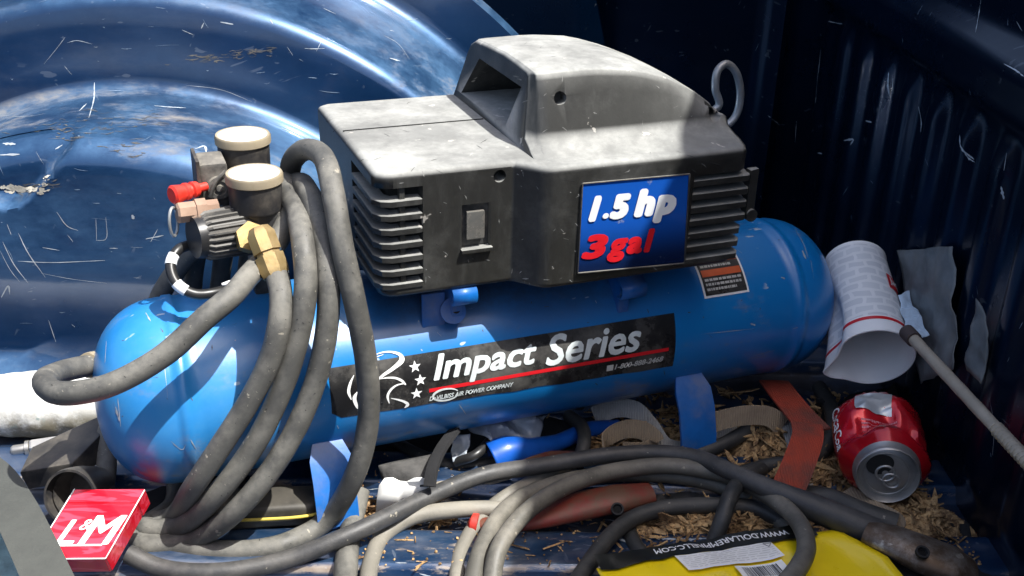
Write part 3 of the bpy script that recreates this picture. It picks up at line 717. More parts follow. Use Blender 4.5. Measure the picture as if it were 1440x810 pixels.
# motor cover
ZT = .314
foot_poly = [(-.131, .118), (-.131, -.068), (-.129, -.074), (-.124, -.078), (-.117, -.080), (-.021, -.0805), (-.0185, -.082), (-.004, -.0975), (.000, -.1008), (.006, -.1030), (.014, -.1035), (.120, -.1035), (.176, -.1025), (.183, -.098), (.185, -.088), (.185, .112), (.178, .122), (-.122, .124)]
g = G(); g.add(*rprism(foot_poly, .209, ZT, .0055, .985)); cover = g.mk('motor_cover', M['cover'], AC, 35)
def tmpbox(*a):
    v, f = box(*a); me = bpy.data.meshes.new('c'); me.from_pydata([tuple(x) for x in v], [], f); bm = bmesh.new(); bm.from_mesh(me); bmesh.ops.recalc_face_normals(bm, faces=bm.faces); bm.to_mesh(me); bm.free()
    o = bpy.data.objects.new('c', me); COL.objects.link(o); o.parent = AC; return o
def tmpcyl(at, ax, r, L):
    v, f = lathe([(-L/2, r), (L/2, r)], at, ax, 24); me = bpy.data.meshes.new('c'); me.from_pydata([tuple(x) for x in v], [], f); bm = bmesh.new(); bm.from_mesh(me); bmesh.ops.recalc_face_normals(bm, faces=bm.faces); bm.to_mesh(me); bm.free()
    o = bpy.data.objects.new('c', me); COL.objects.link(o); o.parent = AC; return o
bpy.context.view_layer.update()
boolean(cover, [tmpbox(-.118, -.085, .2605, .049, .042, .083), tmpbox(-.132, -.045, .2605, .03, .082, .083),
                tmpbox(.167, -.088, .2555, .070, .066, .077), tmpbox(.18, -.02, .2555, .03, .16, .077),
                tmpbox(-.0495, -.08, .2635, .0245, .012, .038), tmpcyl((-.0307, -.08, .3035), (0, -1, 0), .0052, .03)])
# handle hump
def hump(x):
    tb = [(-.002, .372), (.015, .3745), (.06, .3755), (.10, .372), (.13, .363), (.155, .351), (.175, .337), (.186, .322)]
    for i in range(len(tb)-1):
        if x <= tb[i+1][0]: t = (x-tb[i][0])/(tb[i+1][0]-tb[i][0]); return lin(tb[i][1], tb[i+1][1], max(0, t))
    return tb[-1][1]
rows = []
xs = [.0, .004, .008, .012, .02, .035, .05, .065, .08, .095, .11, .12, .13, .14, .15, .16, .168, .175, .180, .184, .187]
def hsec(x, zt, sh=0, yo=0):
    zb = ZT-.006; pts = []
    yF, yW = -.097+yo, -.060+yo
    pts += [(yF, zb), (yF+.002, zb+.004), (yF+.010, zb+.0075), (yF+.020, zb+.010), (yW-.004, zb+.015), (yW-.001, zb+.022)]
    zt2 = max(zt, zb+.024)
    pts += [(lin(yW, yW+.010, .55), lin(zb+.022, zt2, .6)), (yW+.010, zt2-.006), (yW+.0115, zt2-.0018), (yW+.015, zt2), (yW+.045, zt2+.0015), (.02, zt2+.002), (.06, zt2), (.088, zt2-.002), (.098, zt2-.007), (.102, zt2-.014), (.112, lin(zb, zt2, .4)), (.118, zb+.012), (.123, zb)]
    return [V((x, p[0], p[1])) for p in pts]
for i, x in enumerate(xs):
    zt = hump(x); s = hsec(x, zt, 0, .010*(1-sstep(0, .014, x)))
    if i == 0: s = [V((p.x-.0+(p.z-ZT)*.16, p.y, p.z)) for p in s]
    elif x < .012: s = [V((p.x+(p.z-ZT)*.16*(1-x/.012), p.y, p.z)) for p in s]
    if x > .178:
        k = (x-.178)/.009; s = [V((p.x, lin(p.y, .02, .05*k), lin(p.z, ZT-.006, .16*k))) for p in s]
    rows.append(s)
# round off the left rim
r0 = [V((p.x-.000, lin(p.y, .02, .0), p.z)) for p in rows[0]]
cen = V((0, .02, .34))
rows.insert(0, [V((p.x-.0015, lin(p.y, .02, .018), lin(p.z, ZT-.006, .03))) for p in r0])
v, f = grid(rows, True, True)
g = G(); g.add(v, f); hmp = g.mk('handle_housing', M['cover'], AC, 40)
v = [V((-.02, .070, .359)), V((-.02, -.030, .359)), V((-.02, -.012, .3205)), V((-.02, .100, .3205))]
v2 = [V((.10, p.y, p.z)) for p in v]; me = bpy.data.meshes.new('c'); me.from_pydata([tuple(p) for p in v+v2], [], [(0, 1, 2, 3), (7, 6, 5, 4), (0, 4, 5, 1), (1, 5, 6, 2), (2, 6, 7, 3), (3, 7, 4, 0)])
bm = bmesh.new(); bm.from_mesh(me); bmesh.ops.recalc_face_normals(bm, faces=bm.faces); bm.to_mesh(me); bm.free()
cc = bpy.data.objects.new('c', me); COL.objects.link(cc); cc.parent = AC
bpy.context.view_layer.update()
boolean(hmp, [cc, tmpcyl((.0297, -.055, .3545), (0, -1, .15), .0055, .024), tmpcyl((.1725, -.055, .330), (0, -1, .15), .0055, .024)])
# louvres left corner, wrapping the corner
outer = [(-.094, -.0805), (-.119, -.0805), (-.1265, -.0775), (-.1315, -.069), (-.1315, -.006)]
inner = [(-.1205, -.006), (-.1205, -.063), (-.117, -.0685), (-.094, -.0685)]
for k in range(7):
    z = .2955-.01165*k-.0035; g = G(); g.add(*prism(outer+inner, z-.0052, z, .0006, 1.0, 1)); g.mk('vent_slat', M['cover'], cover, 30)
g = G(); g.add(*box(-.1095, -.075, .2605, .004, .006, .083)); g.mk('vent_post', M['cover'], cover)
# louvres right side, some joined by a lug plate
for k in range(7):
    z = .2895-.0118*k; xe = .190 if k < 4 else .186
    g = G(); pl = [(.131, -.1022), (xe-.004, -.1022), (xe, -.097), (xe, .05), (xe-.012, .05), (xe-.012, -.088), (.131, -.088)]
    g.add(*prism(pl, z-.0058, z, .0006, 1, 1)); g.mk('vent_slat', M['cover'], cover, 30)
g = G(); g.add(*prism([(.188, -.101), (.198, -.098), (.198, -.093), (.188, -.093)], .248, .2925, .001)); lugp = g.mk('lug_plate', M['cover'], cover)
g = G(); g.add(*lathe([(0, .0055), (.005, .0055)], (.1935, -.0975, .2515), (0, -1, 0), 18)); g.mk('lug_plate', M['cover'], cover)
# switch
sw = G(); sw.add(*box(-.0495, -.0735, .2635, .0225, .003, .036)); swf = sw.mk('switch', M['blackd'], AC)
sw = G(); sw.add(*prism([(-.0575, 0), (-.0425, 0), (-.0425, .004), (-.0575, .004)], 0, .024, .001));
for q in sw.v: q.y, q.z = q.y-.080, q.z+.252
sw.mk('rocker', simple('grey_rocker', (.09, .09, .085), .25, dust=.3), swf)
g = G(); g.add(*box(-.0495, -.0815, .2435, .0265, .005, .0035, None, .0008)); g.mk('switch_ledge', M['cover'], swf)
# specification label
def facept(px, py, y=-.104): return lly(px, py, y)
c4 = [facept(*q, -.1044) for q in ((819, 258), (969.5, 244.5), (962.5, 370), (812, 384))]
def onface(u, v_, off=0):
    a_ = c4[0].lerp(c4[1], u); b_ = c4[3].lerp(c4[2], u); p = a_.lerp(b_, 1-v_); return V((p.x, -.1044-off, p.z))
g = G(); g.add([onface(0, 0, -.0025), onface(1, 0, -.0025), onface(1, 1, -.0025), onface(0, 1, -.0025), onface(0.008, .01), onface(.992, .01), onface(.992, .99), onface(.008, .99)], [(4, 5, 6, 7), (0, 1, 5, 4), (1, 2, 6, 5), (2, 3, 7, 6), (3, 0, 4, 7)])
spec = g.mk('specification_label', M['labelblue'], AC)
def facetext(t, u0, u1, v0, v1, mat, bold=.03, shear=.2):
    v, f = textgeo(t, u0, v0, u1-u0, v1-v0, bold, shear, 0, 1.15); g = G(); g.add([onface(p.x, p.y, .0006+p.z) for p in v], f); g.mk('lettering', mat, spec, 180)
facetext('1', .085, .165, .60, .83, M['white'], .10); facetext('.', .205, .245, .60, .65, M['white'], .10); facetext('5', .285, .425, .60, .83, M['white'], .09); facetext('hp', .51, .86, .52, .86, M['white'], .07)
facetext('3', .05, .235, .17, .41, M['redprint'], .07); facetext('gal', .27, .68, .11, .42, M['redprint'], .05)
g = G(); a_, b_, c_, d_ = [onface(*q, .0004) for q in ((0, 0), (1, 0), (1, 1), (0, 1))]
for p, q in ((a_, b_), (b_, c_), (c_, d_), (d_, a_)): g.add(*tube([p, q], .0007, 6, 1, smooth=False))
g.mk('label_border', M['blackd'], spec)
# seams on the cover top
g = G(); g.add(*box(-.065, .035, ZT+.0002, .125, .0008, .0012)); g.mk('cover_seam', M['dark'], cover)

# regulator manifold, gauges
reg = AC
def gauge(px, py, Y, r=.0225):
    c = lly(px, py, Y); g = G()
    g.add(*lathe([(-.030, r*.90), (-.028, r*.95), (-.0065, r*.96)], c, (0, 0, 1), 40)); o = g.mk('pressure_gauge', M['black'], AC)
    g = G(); g.add(*lathe([(-.0075, r*.97), (-.0065, r*1.03), (-.001, r*1.03), (.0006, r*.99), (.0002, r*.93)], c, (0, 0, 1), 40)); g.mk('bezel', M['cream'], o)
    g = G(); g.add(*lathe([(-.001, r*.93), (.0004, r*.90), (.0008, r*.5), (.001, .001)], c, (0, 0, 1), 40)); g.mk('dial', M['dial'], o)
    g = G()
    for k in range(26):
        a = math.radians(-45+k*10.4)+.3; r1, r2 = r*(.80 if k % 5 else .72), r*.88; t_ = .00022
        dx, dy = math.cos(a), math.sin(a)
        g.add([(c.x+dx*r1-dy*t_, c.y+dy*r1+dx*t_, c.z+.0007), (c.x+dx*r2-dy*t_, c.y+dy*r2+dx*t_, c.z+.0007), (c.x+dx*r2+dy*t_, c.y+dy*r2-dx*t_, c.z+.0007), (c.x+dx*r1+dy*t_, c.y+dy*r1-dx*t_, c.z+.0007)], [(0, 1, 2, 3)])
    g.add([(c.x-.0006, c.y-.003, c.z+.0012), (c.x+.0006, c.y-.003, c.z+.0012), (c.x+r*.5, c.y-r*.55, c.z+.0012)], [(0, 1, 2)])
    g.mk('dial_marks', M['dialmark'], o, 180)
    g = G(); g.add(*lathe([(-.05, .008), (-.026, .008)], c, (0, 0, 1), 16)); g.mk('gauge_stem', M['brass'], o)
    return c
cf = gauge(357, 243, -.01, .0218); cb = gauge(341, 189, .055, .0222)
# manifold block
g = G(); c = cf
g.add(*box(c.x+.001, c.y+.004, c.z-.047, .034, .036, .036, None, .005)); g.add(*box(c.x-.006, c.y+.05, c.z-.045, .036, .05, .03, None, .005)); g.add(*box(c.x+.004, c.y+.02, c.z-.085, .020, .028, .05, None, .004))
man = g.mk('manifold', M['blackd'], AC)
pt = lly(300, 250, .02)
g = G(); g.add(*box(pt.x, pt.y+.01, pt.z-.004, .022, .034, .036, None, .003)); pb = g.mk('pressure_switch', M['blackd'], AC)
g = G(); g.add(*lathe([(0, .010), (.003, .009), (.003, .006), (.0015, .0055), (.0015, .003), (.004, .0025)], (pt.x+.003, pt.y-.0075, pt.z-.006), (0, -1, .1), 24)); g.mk('moulded_boss', M['blackd'], pb)
g = G(); g.add(*tube([(pt.x+.009, pt.y-.010, pt.z+.008), (pt.x+.000, pt.y-.011, pt.z+.0), (pt.x-.005, pt.y-.011, pt.z-.012)], .0018, 8)); g.mk('moulded_rib', M['blackd'], pb)
g = G(); g.add(*box(pt.x-.012, pt.y+.008, pt.z-.002, .003, .036, .040, None, .001)); g.mk('side_plate', M['black'], pb)
# ribbed regulator knob
k0 = lly(279, 333, -.022); k1 = lly(344, 322, -.012); ax = (k1-k0)
g = G(); rows = []
u_ = V((0, 0, 1)); axn = ax.normalized(); u_ = (u_-axn*u_.dot(axn)).normalized(); b2 = axn.cross(u_)
for t, rr in ((0, .012), (.001, .0165), (.006, .0188), (.9, .0195), (.97, .019), (1, .015)):
    d = t if t < .5 and t < .01 else None
    pos = k0+ax*min(t, 1) if t > .01 or t == 0 else k0+axn*t
    rows.append([pos+(u_*math.cos(j*math.pi/48)+b2*math.sin(j*math.pi/48))*(rr*(1+(.055 if (j//2) % 2 else -.045) if .003 < t < .99 else 1)) for j in range(96)])
g.add(*grid(rows, True, True)); kn = g.mk('regulator_knob', M['blackd'], AC, 30)
g = G(); g.add(*lathe([(0, .0175), (.006, .0175), (.007, .0145), (.014, .0145)], k1, axn, 32)); g.mk('knob_collar', M['black'], kn)
g = G(); g.add(*lathe([(-.004, .0165), (0, .0172), (.003, .0172)], k0, axn, 32)); g.mk('knob_collar', M['thin'], kn)
# red safety lever
r0_ = lly(290, 262, .01); r1_ = lly(241, 275, -.004); d = r1_-r0_; L_ = d.length
g = G(); g.add(*lathe([(0, .0035), (L_*.25, .0035), (L_*.27, .006), (L_*.42, .0068), (L_*.45, .005), (L_*.5, .005), (L_*.53, .0068), (L_*.62, .0072), (L_*.66, .0062), (L_*.95, .0078), (L_, .006)], r0_, d, 18)); g.mk('red_valve_knob', M['red'], AC)
# brass relief valve with ring
b0 = lly(306, 293, -.008); b1 = lly(248, 300, -.012); d = b1-b0; L_ = d.length
g = G(); g.add(*lathe([(0, .008), (L_*.3, .008), (L_*.3, .010), (L_*.55, .010), (L_*.55, .0085), (L_*.95, .0085), (L_, .007)], b0, d, 8)); bv = g.mk('relief_valve', M['copper'], AC, 30)
rc = lly(244, 312, -.013)
g = G(); g.add(*tube([rc+V((.0025*math.sin(a), .006*math.cos(a)*.6+.0*math.sin(a), .0115*math.sin(a))) if False else rc+V((.0035*math.cos(a), .006*math.cos(a), .0115*math.sin(a))) for a in [k*math.pi/6 for k in range(12)]], .0012, 8, 4, closed=True)); g.mk('pull_ring', M['zinc'], bv)
# brass outlet elbow
e = [lly(347, 338, -.030), lly(358, 330, -.050), lly(370, 338, -.060), lly(380, 360, -.070), lly(389, 388, -.078)]
g = G(); d = (e[1]-e[0]); g.add(*lathe([(-.004, .010), (.010, .0115), (.016, .0125)], e[0], d, 6)); d = e[4]-e[2]; L_ = d.length
g.add(*lathe([(-.010, .008), (-.004, .0115), (L_*.35, .0115), (L_*.36, .0095), (L_*.45, .0095), (L_*.46, .0118), (L_*.85, .0118), (L_, .0105)], e[2], d, 8)); g.mk('outlet_fitting', M['brass'], AC, 30)
# thin pilot line with white tape marks
q = [lly(274, 342, .0), lly(250, 352, -.012), lly(240, 372, -.02), lly(248, 398, -.03), lly(272, 413, -.036), lly(300, 412, -.036), lly(332, 400, -.025), lly(350, 380, -.01)]
g = G(); g.add(*tube(q, .0042, 12)); pl = g.mk('pilot_line', M['thin'], AC)
P = spline(q, 8)
for i0 in (11, 24):
    g = G(); g.add(*tube(P[i0:i0+6], .0046, 12, smooth=False)); g.mk('white_tape', M['white'], pl)
g = G(); g.add(*tube([lly(362, 352, -.045), lly(357, 380, -.05), lly(345, 392, -.05), lly(322, 398, -.05), lly(312, 400, -.05)], [.0015, .0028, .003, .002, .001], 8)); g.mk('torn_thread_tape', M['white'], AC)

# ------------------------------------------------------------------ air hose: one long coil
HR = .0088
def back(k):
    if k == 0: return [wld((-.345, -.035, .014)), wld((-.355, -.005, .022)), aly(150, 655, .03), aly(152, 605, .055), wld((-.300, .106, .09)), aly(222, 425, .10), aly(252, 375, .085), aly(290, 335, .06)]
    d = .024*k
    return [wld((-.325+d, -.02, .013)), wld((-.315+d, .05, .014)), wld((-.30+d, .098, .05)), wld((-.285+d, .106, .13)), wld((-.275+d, .098, .19)), wld((-.245+d*.5, .065, .25))]
H = []
H += [aly(389, 384, -.077), aly(395, 415, -.094), aly(392, 460, -.106), aly(378, 510, -.107), aly(350, 565, -.108), aly(312, 625, -.106), aly(275, 680, -.10), az(240, 728, .020), az(215, 735, .016)]
H += back(0)
H += [aly(392, 268, .02), aly(412, 285, -.02), aly(425, 335, -.075), aly(430, 400, -.098), aly(420, 470, -.104), aly(395, 550, -.106), aly(355, 630, -.106), aly(300, 700, -.10), az(245, 742, .022), az(205, 742, .018)]
H += back(1)
H += [aly(410, 258, .03), aly(432, 268, -.02), aly(452, 320, -.065), aly(462, 400, -.095), aly(457, 480, -.102), aly(435, 560, -.106), aly(395, 640, -.11), aly(335, 715, -.108), az(270, 758, .018), az(200, 766, .012)]
H += back(2)
H += [aly(398, 262, .045), aly(412, 225, .03), aly(433, 210, .0), aly(455, 222, -.03), aly(470, 280, -.075), aly(482, 350, -.095), aly(500, 430, -.108), aly(515, 510, -.112), aly(518, 590, -.112), aly(500, 665, -.112), az(455, 735, .02), az(390, 768, .014), az(310, 775, .012), az(250, 768, .012), az(180, 752, .012)]
H += back(3)[:5]
H += [aly(398, 256, .03), aly(410, 290, -.012), aly(393, 334, -.034), aly(372, 364, -.05), aly(350, 388, -.074), aly(326, 416, -.092), aly(290, 446, -.100), aly(230, 500, -.105), aly(150, 543, -.105), aly(85, 553, -.09), aly(62, 538, -.06), aly(82, 524, -.02), aly(128, 513, .01)]
hr = [HR]*len(H)
g = G(); g.add(*tube(H, HR, 16, 8, wob=.03))
ho = g.mk('air_hose', M['hose'], None, 60); tag(ho, 'long grey rubber air hose coiled over the left end of the blue tank', 'hose')
g = G(); e0 = H[-1]; d = (H[-1]-H[-2]); g.add(*lathe([(-.004, .0105), (.004, .0108), (.006, .009), (.007, .006)], e0, d, 14)); g.mk('frayed_end', M['cream'], ho, 40, False)
bpy.data.objects['frayed_end'].matrix_parent_inverse = Matrix.Translation(-ho.location)
g = G(); g.add(*tube([az(505, 690, .03), az(495, 735, .016), az(488, 780, .014), az(484, 830, .014)], .0095, 12, wob=.05)); tag(g.mk('rubber_hose', M['hose'], None, 60), 'short length of grey hose lying toward the camera under the right side of the coil', 'hose')

# hook behind the cover
hk = [wld((.205, .145, .20)), aly(1024, 175, .14), aly(1036, 160, .14), aly(1041, 130, .14), aly(1034, 100, .14), aly(1021, 90, .14), aly(1009, 100, .138), aly(1006, 125, .136), aly(1010, 150, .134), wld((.17, .137, .25))]
g = G(); g.add(*tube(hk, .0042, 12, 8)); tag(g.mk('wire_hook', M['zinc'], None, 60), 'bent grey metal loop sticking up behind the right end of the motor cover', 'hook')

# ------------------------------------------------------------------ jumper cables and clamps
def cable(pts, r, mat, label, grp='cables tangled in front of the compressor', name='jumper_cable', cat='cable', rad=None, wob=.02):
    g = G(); g.add(*tube(pts, rad or r, 14, 8, wob=wob)); return tag(g.mk(name, mat, None, 60), label, cat, grp)
Z = az
cable([Z(180, 779, .02), Z(226, 799, .012), Z(300, 805, .012), Z(400, 788, .016), Z(500, 748, .03), Z(600, 700, .03), Z(680, 668, .03), Z(760, 655, .035), Z(850, 641, .04), Z(920, 637, .04), Z(981, 644, .045), Z(1029, 664, .05), Z(1085, 689, .05), Z(1142, 713, .045), Z(1190, 733, .04), Z(1232, 750, .035)], .0068, M['cable_silver'],
      'long worn grey cable sweeping from the red box to the tarnished clamp', rad=[.0075]*11+[.0078, .009, .0115, .0125, .0125])
cable([Z(690, 830, .016), Z(700, 775, .034), Z(732, 728, .042), Z(780, 692, .042), Z(830, 671, .040), Z(880, 660, .038), Z(940, 655, .038), Z(1021, 668, .04), Z(1085, 700, .045), Z(1122, 733, .05), Z(1134, 770, .055), Z(1118, 805, .06), Z(1085, 840, .06)], .0074, M['cable_mid'], 'thick dusty cable arching over the clamps and looping across the yellow bag')
cable([Z(662, 830, .018), Z(678, 770, .026), Z(712, 716, .028), Z(770, 684, .026), Z(850, 668, .024), Z(940, 668, .024), Z(1010, 682, .024), Z(1070, 712, .022), Z(1110, 745, .02)], .0074, M['cable_mid'], 'second dusty cable just below the arching one, dipping under the yellow bag')
cable([Z(640, 830, .006), Z(650, 772, .010), Z(690, 715, .014), Z(760, 672, .018), Z(820, 648, .014), Z(880, 640, .01)], .0066, M['cable_cream'], 'dusty cable, lowest strand of the bundle at the bottom centre, left of the other two')
cable([Z(516, 828, .012), Z(522, 790, .012), Z(540, 752, .014), Z(580, 727, .02), Z(640, 717, .022), Z(700, 716, .018), Z(730, 722, .014)], .0070, M['cable_cream'], 'cream cable curving in an arch below the long grey cable')
cable([Z(800, 835, .02), Z(830, 790, .02), Z(860, 752, .022), Z(892, 728, .024), Z(940, 714, .026), Z(1013, 711, .026), Z(1065, 716, .024), Z(1120, 745, .02)], .0072, M['cable'], 'lower black cable bending down left of the yellow bag')
cable([Z(1070, 660, .02), Z(1042, 676, .04), Z(1026, 700, .046), Z(1016, 730, .036), Z(1004, 764, .018), Z(1000, 785, .012)], .0070, M['cable'], 'short upright black cable above the yellow bag lettering')
cable([Z(880, 735, .012), Z(892, 765, .012), Z(915, 795, .012)], .0068, M['cable'], 'stub of dark cable between the lower black cable and the yellow bag')
cable([Z(800, 585, .02), Z(818, 600, .026), Z(821, 625, .03), Z(812, 655, .02)], .0066, M['cable'], 'dark cable hooking down beside the blue vinyl tube')
cable([Z(930, 640, .01), Z(993, 634, .014), Z(1041, 612, .02), Z(1072, 590, .024), Z(1110, 560, .02)], .0072, M['cable'], 'black cable passing behind the blue foot toward the orange strap')
cable([Z(1152, 545, .02), Z(1170, 580, .026), Z(1168, 618, .026), Z(1140, 646, .02), Z(1080, 656, .016), Z(1030, 672, .014)], .0078, M['cable'], 'black cable curving between the orange strap and the red can')
cable([Z(1100, 700, .014), Z(1160, 702, .018), Z(1210, 722, .02), Z(1260, 740, .018)], .011, M['cable'], 'thick black sleeve lying behind the tarnished clamp')
cable([Z(1180, 770, .010), Z(1240, 790, .012), Z(1300, 830, .012)], .010, M['cable'], 'black cable in front of the tarnished clamp at the bottom edge')
def clamp(pts, rad, mat, label, hole, nm='battery_clamp', flat=.62, open_end=True):
    root = empty(nm, pts[0], 0, label, 'clamp', 'battery clamps')
    P = spline(pts, 8); T, Nn = frames(P); rows = []; m = len(P)
    for i, p in enumerate(P):
        t = i/(m-1)*(len(rad)-1); k = min(int(t), len(rad)-2); r = lin(rad[k], rad[k+1], t-k)
        s = T[i].cross(V((0, 0, 1))).normalized(); u = s.cross(T[i])
        rows.append([p+s*math.cos(2*math.pi*j/20)*r+u*math.sin(2*math.pi*j/20)*r*flat*(1 if math.sin(2*math.pi*j/20) > 0 else .7) for j in range(20)])
    # folded back lip
    rows.append([rows[-1][j]*.0+P[-1]+(rows[-1][j]-P[-1])*.86 for j in range(20)]); rows.append([P[-2]*1.0+(rows[-1][j]-P[-1])*.9-T[-1]*.01 for j in range(20)])
    v, f = grid(rows, True, True); g = G(); g.add(v, f); world_child(g.mk('handle', mat, None, 50, False), root)
    hp, hn = hole; g = G(); g.add(*lathe([(-.001, .0055), (.0016, .0055), (.0016, .004), (-.001, .0035)], hp, hn, 16)); world_child(g.mk('rivet_hole', M['dark'], None, 50, False), root)
    return root
cpts = [Z(672, 735, .014), Z(700, 738, .014), Z(760, 728, .018), Z(820, 712, .022), Z(870, 702, .024), Z(915, 694, .024)]
clamp(cpts, [.006, .009, .013, .0165, .0165, .0125], M['rusty'], 'rust-worn red clamp handle lying under the black cables, red tip to the left', (Z(868, 716, .0335), V((0, -.6, .8))))
cpts = [Z(700, 648, .018), Z(740, 648, .018), Z(790, 646, .014), Z(830, 644, .01)]
clamp(cpts, [.011, .012, .011, .008], M['rusty'], 'dark red clamp handle poking out of the blue vinyl tube', (Z(760, 655, .029), V((0, -.6, .8))))
cpts = [Z(1218, 748, .040), Z(1255, 762, .040), Z(1295, 780, .038), Z(1340, 797, .034), Z(1366, 806, .030)]
clamp(cpts, [.013, .018, .021, .021, .015], M['lug'], 'tarnished brown metal clamp at the bottom right, behind the yellow bag', (Z(1297, 777, .0525), V((0, -.35, .94))))
g = G(); g.add(*tube([Z(672, 737, .016), Z(664, 736, .016), Z(660, 735, .016)], [.009, .009, .004], 14)); tp = g.mk('red_tip', M['red'], None, 60, False)
world_child(tp, bpy.data.objects['battery_clamp'])
# blue vinyl tube, split open at its mouth
g = G(); P = [Z(692, 645, .022), Z(712, 636, .026), Z(745, 632, .024), Z(785, 622, .018), Z(830, 604, .016), Z(870, 600, .012)]
v, f = tube(P, [.0165, .0155, .011, .008, .008, .007], 18, 8, cap=False); g.add(v, f); o = g.mk('vinyl_tube', M['bluehose'], None, 60); so = o.modifiers.new('s', 'SOLIDIFY'); so.thickness = .0016
tag(o, 'bright blue vinyl tube with a red handle pushed into its open mouth', 'tube')

# ------------------------------------------------------------------ straps
def strap(name, pts, wid, side, mat, label, grp=None, cat='strap', th=.0016, sides=None):
    g = G(); g.add(*ribbon(pts, wid, side, th, 8, sides)); return tag(g.mk(name, mat, None, 40), label, cat, grp)
strap('webbing_strap', [Z(1088, 536, .035), Z(1108, 562, .044), Z(1130, 588, .048), Z(1148, 606, .048)], .030, (1, -.1, .0), M['orange'], 'orange-red webbing strap coming out from under the right end of the tank', th=.002)
strap('webbing_strap', [Z(1134, 596, .052), Z(1136, 612, .053), Z(1124, 650, .048), Z(1106, 692, .038)], .028, (1, .05, .0), M['orange'], 'orange-red webbing strap folded down over the cables left of the can', th=.002)
strap('webbing_strap', [Z(982, 604, .03), Z(1010, 592, .04), Z(1050, 584, .045), Z(1082, 586, .042), Z(1100, 600, .03)], .019, (0, .25, 1), M['tan'], 'tan webbing strap twisted flat between the blue foot and the orange strap')
strap('webbing_strap', [Z(1085, 580, .02), Z(1108, 596, .03), Z(1120, 630, .02), Z(1128, 665, .018), Z(1132, 700, .014)], .017, (1, .2, .1), M['greyweb'], 'pale webbing strap running under the orange strap')
strap('webbing_strap', [Z(835, 585, .02), Z(868, 574, .03), Z(895, 578, .032), Z(915, 600, .026), Z(935, 628, .014), Z(975, 634, .010), Z(1012, 620, .016), Z(1036, 602, .02)], .018, (.1, .5, .9), M['greyweb'], 'pale grey webbing strap snaking behind the right blue foot')
strap('webbing_strap', [Z(848, 640, .016), Z(853, 618, .026), Z(878, 604, .032), Z(905, 606, .03), Z(922, 622, .02), Z(905, 634, .014), Z(875, 634, .014)], .018, (0, .2, 1), M['tan'], 'tan webbing strap rolled into a loop left of the right blue foot')
strap('flat_strap', [Z(-60, 632, .06), Z(-12, 668, .075), Z(20, 715, .082), Z(45, 765, .084), Z(75, 830, .08)], .031, (1, .35, .1), M['greystrap'], 'wide flat grey strap crossing the bottom left corner', th=.002)

# ------------------------------------------------------------------ cigarette pack
pa, pb_ = Z(105, 688, .078), Z(203, 685, .078)
U_ = (pb_-pa).normalized(); br_ = Z(147, 783, .054); Vd = (br_-pb_); Vd = (Vd-U_*Vd.dot(U_)*.92).normalized()
U_ = (U_-Vd*U_.dot(Vd)).normalized(); Wn = U_.cross(Vd).normalized()
if Wn.z < 0: Wn = -Wn
CW, CL, CT = (pb_-pa).length*1.02, (br_-pb_).length*1.0, .022
sh_ = (br_-pb_).dot(U_)
CG = empty('cigarette_pack', pa-Wn*CT, 0, 'red and white cigarette pack tilted on the hoses at bottom left', 'cigarette pack')
def cg(u, v_, w_): return pa+U_*(u*CW)+(br_-pb_)*v_+Wn*w_
def cbox(name, u0, u1, v0, v1, w0, w1, mat):
    vs = [cg(u, v_, w_) for w_ in (w0, w1) for u, v_ in ((u0, v0), (u1, v0), (u1, v1), (u0, v1))]
    bm = bmesh.new(); b = [bm.verts.new(x) for x in vs]
    for q in ((0, 1, 2, 3), (4, 5, 6, 7), (0, 1, 5, 4), (1, 2, 6, 5), (2, 3, 7, 6), (3, 0, 4, 7)): bm.faces.new([b[i] for i in q])
    bmesh.ops.bevel(bm, geom=bm.edges[:], offset=.0009, segments=2, affect='EDGES')
    me = bpy.data.meshes.new(name); bm.to_mesh(me); bm.free(); return world_child(fin(name, me, mat, None, 40, False), CG)
cbox('carton', 0, 1, .215, 1, -CT, 0, M['cig']); cbox('lid', -.003, 1.003, 0, .21, -CT-.0003, .0003, M['cig'])
def cgtext(t, u0, u1, v0, v1, bold=.0, shear=.2):
    v, f = textgeo(t, 0, 0, 1, 1, bold, shear); g = G(); g.add([cg(lin(u0, u1, p.x), lin(v0, v1, p.y), .0004+p.z) for p in v], f); world_child(g.mk('lettering', M['white'], None, 180, False), CG)
cgtext('L', .20, .43, .80, .46, .018, .1); cgtext('&', .40, .55, .60, .45, .008, .1); cgtext('M', .52, .95, .80, .40, .018, .1)
g = G(); g.add([cg(u, v_, .0004) for u, v_ in ((.10, .80), (.86, .80), (.84, .825), (.12, .825))], [(0, 1, 2, 3)]); world_child(g.mk('white_rule', M['white'], None, 180, False), CG)
g = G()
for a, b in (((0, 0), (0, 1)), ((1, .02), (1, 1)), ((0, 1), (1, 1))): g.add(*tube([cg(*a, .0003), cg(*b, .0003)], .0005, 6, 1, smooth=False))
world_child(g.mk('worn_edge', M['white'], None, 180, False), CG)

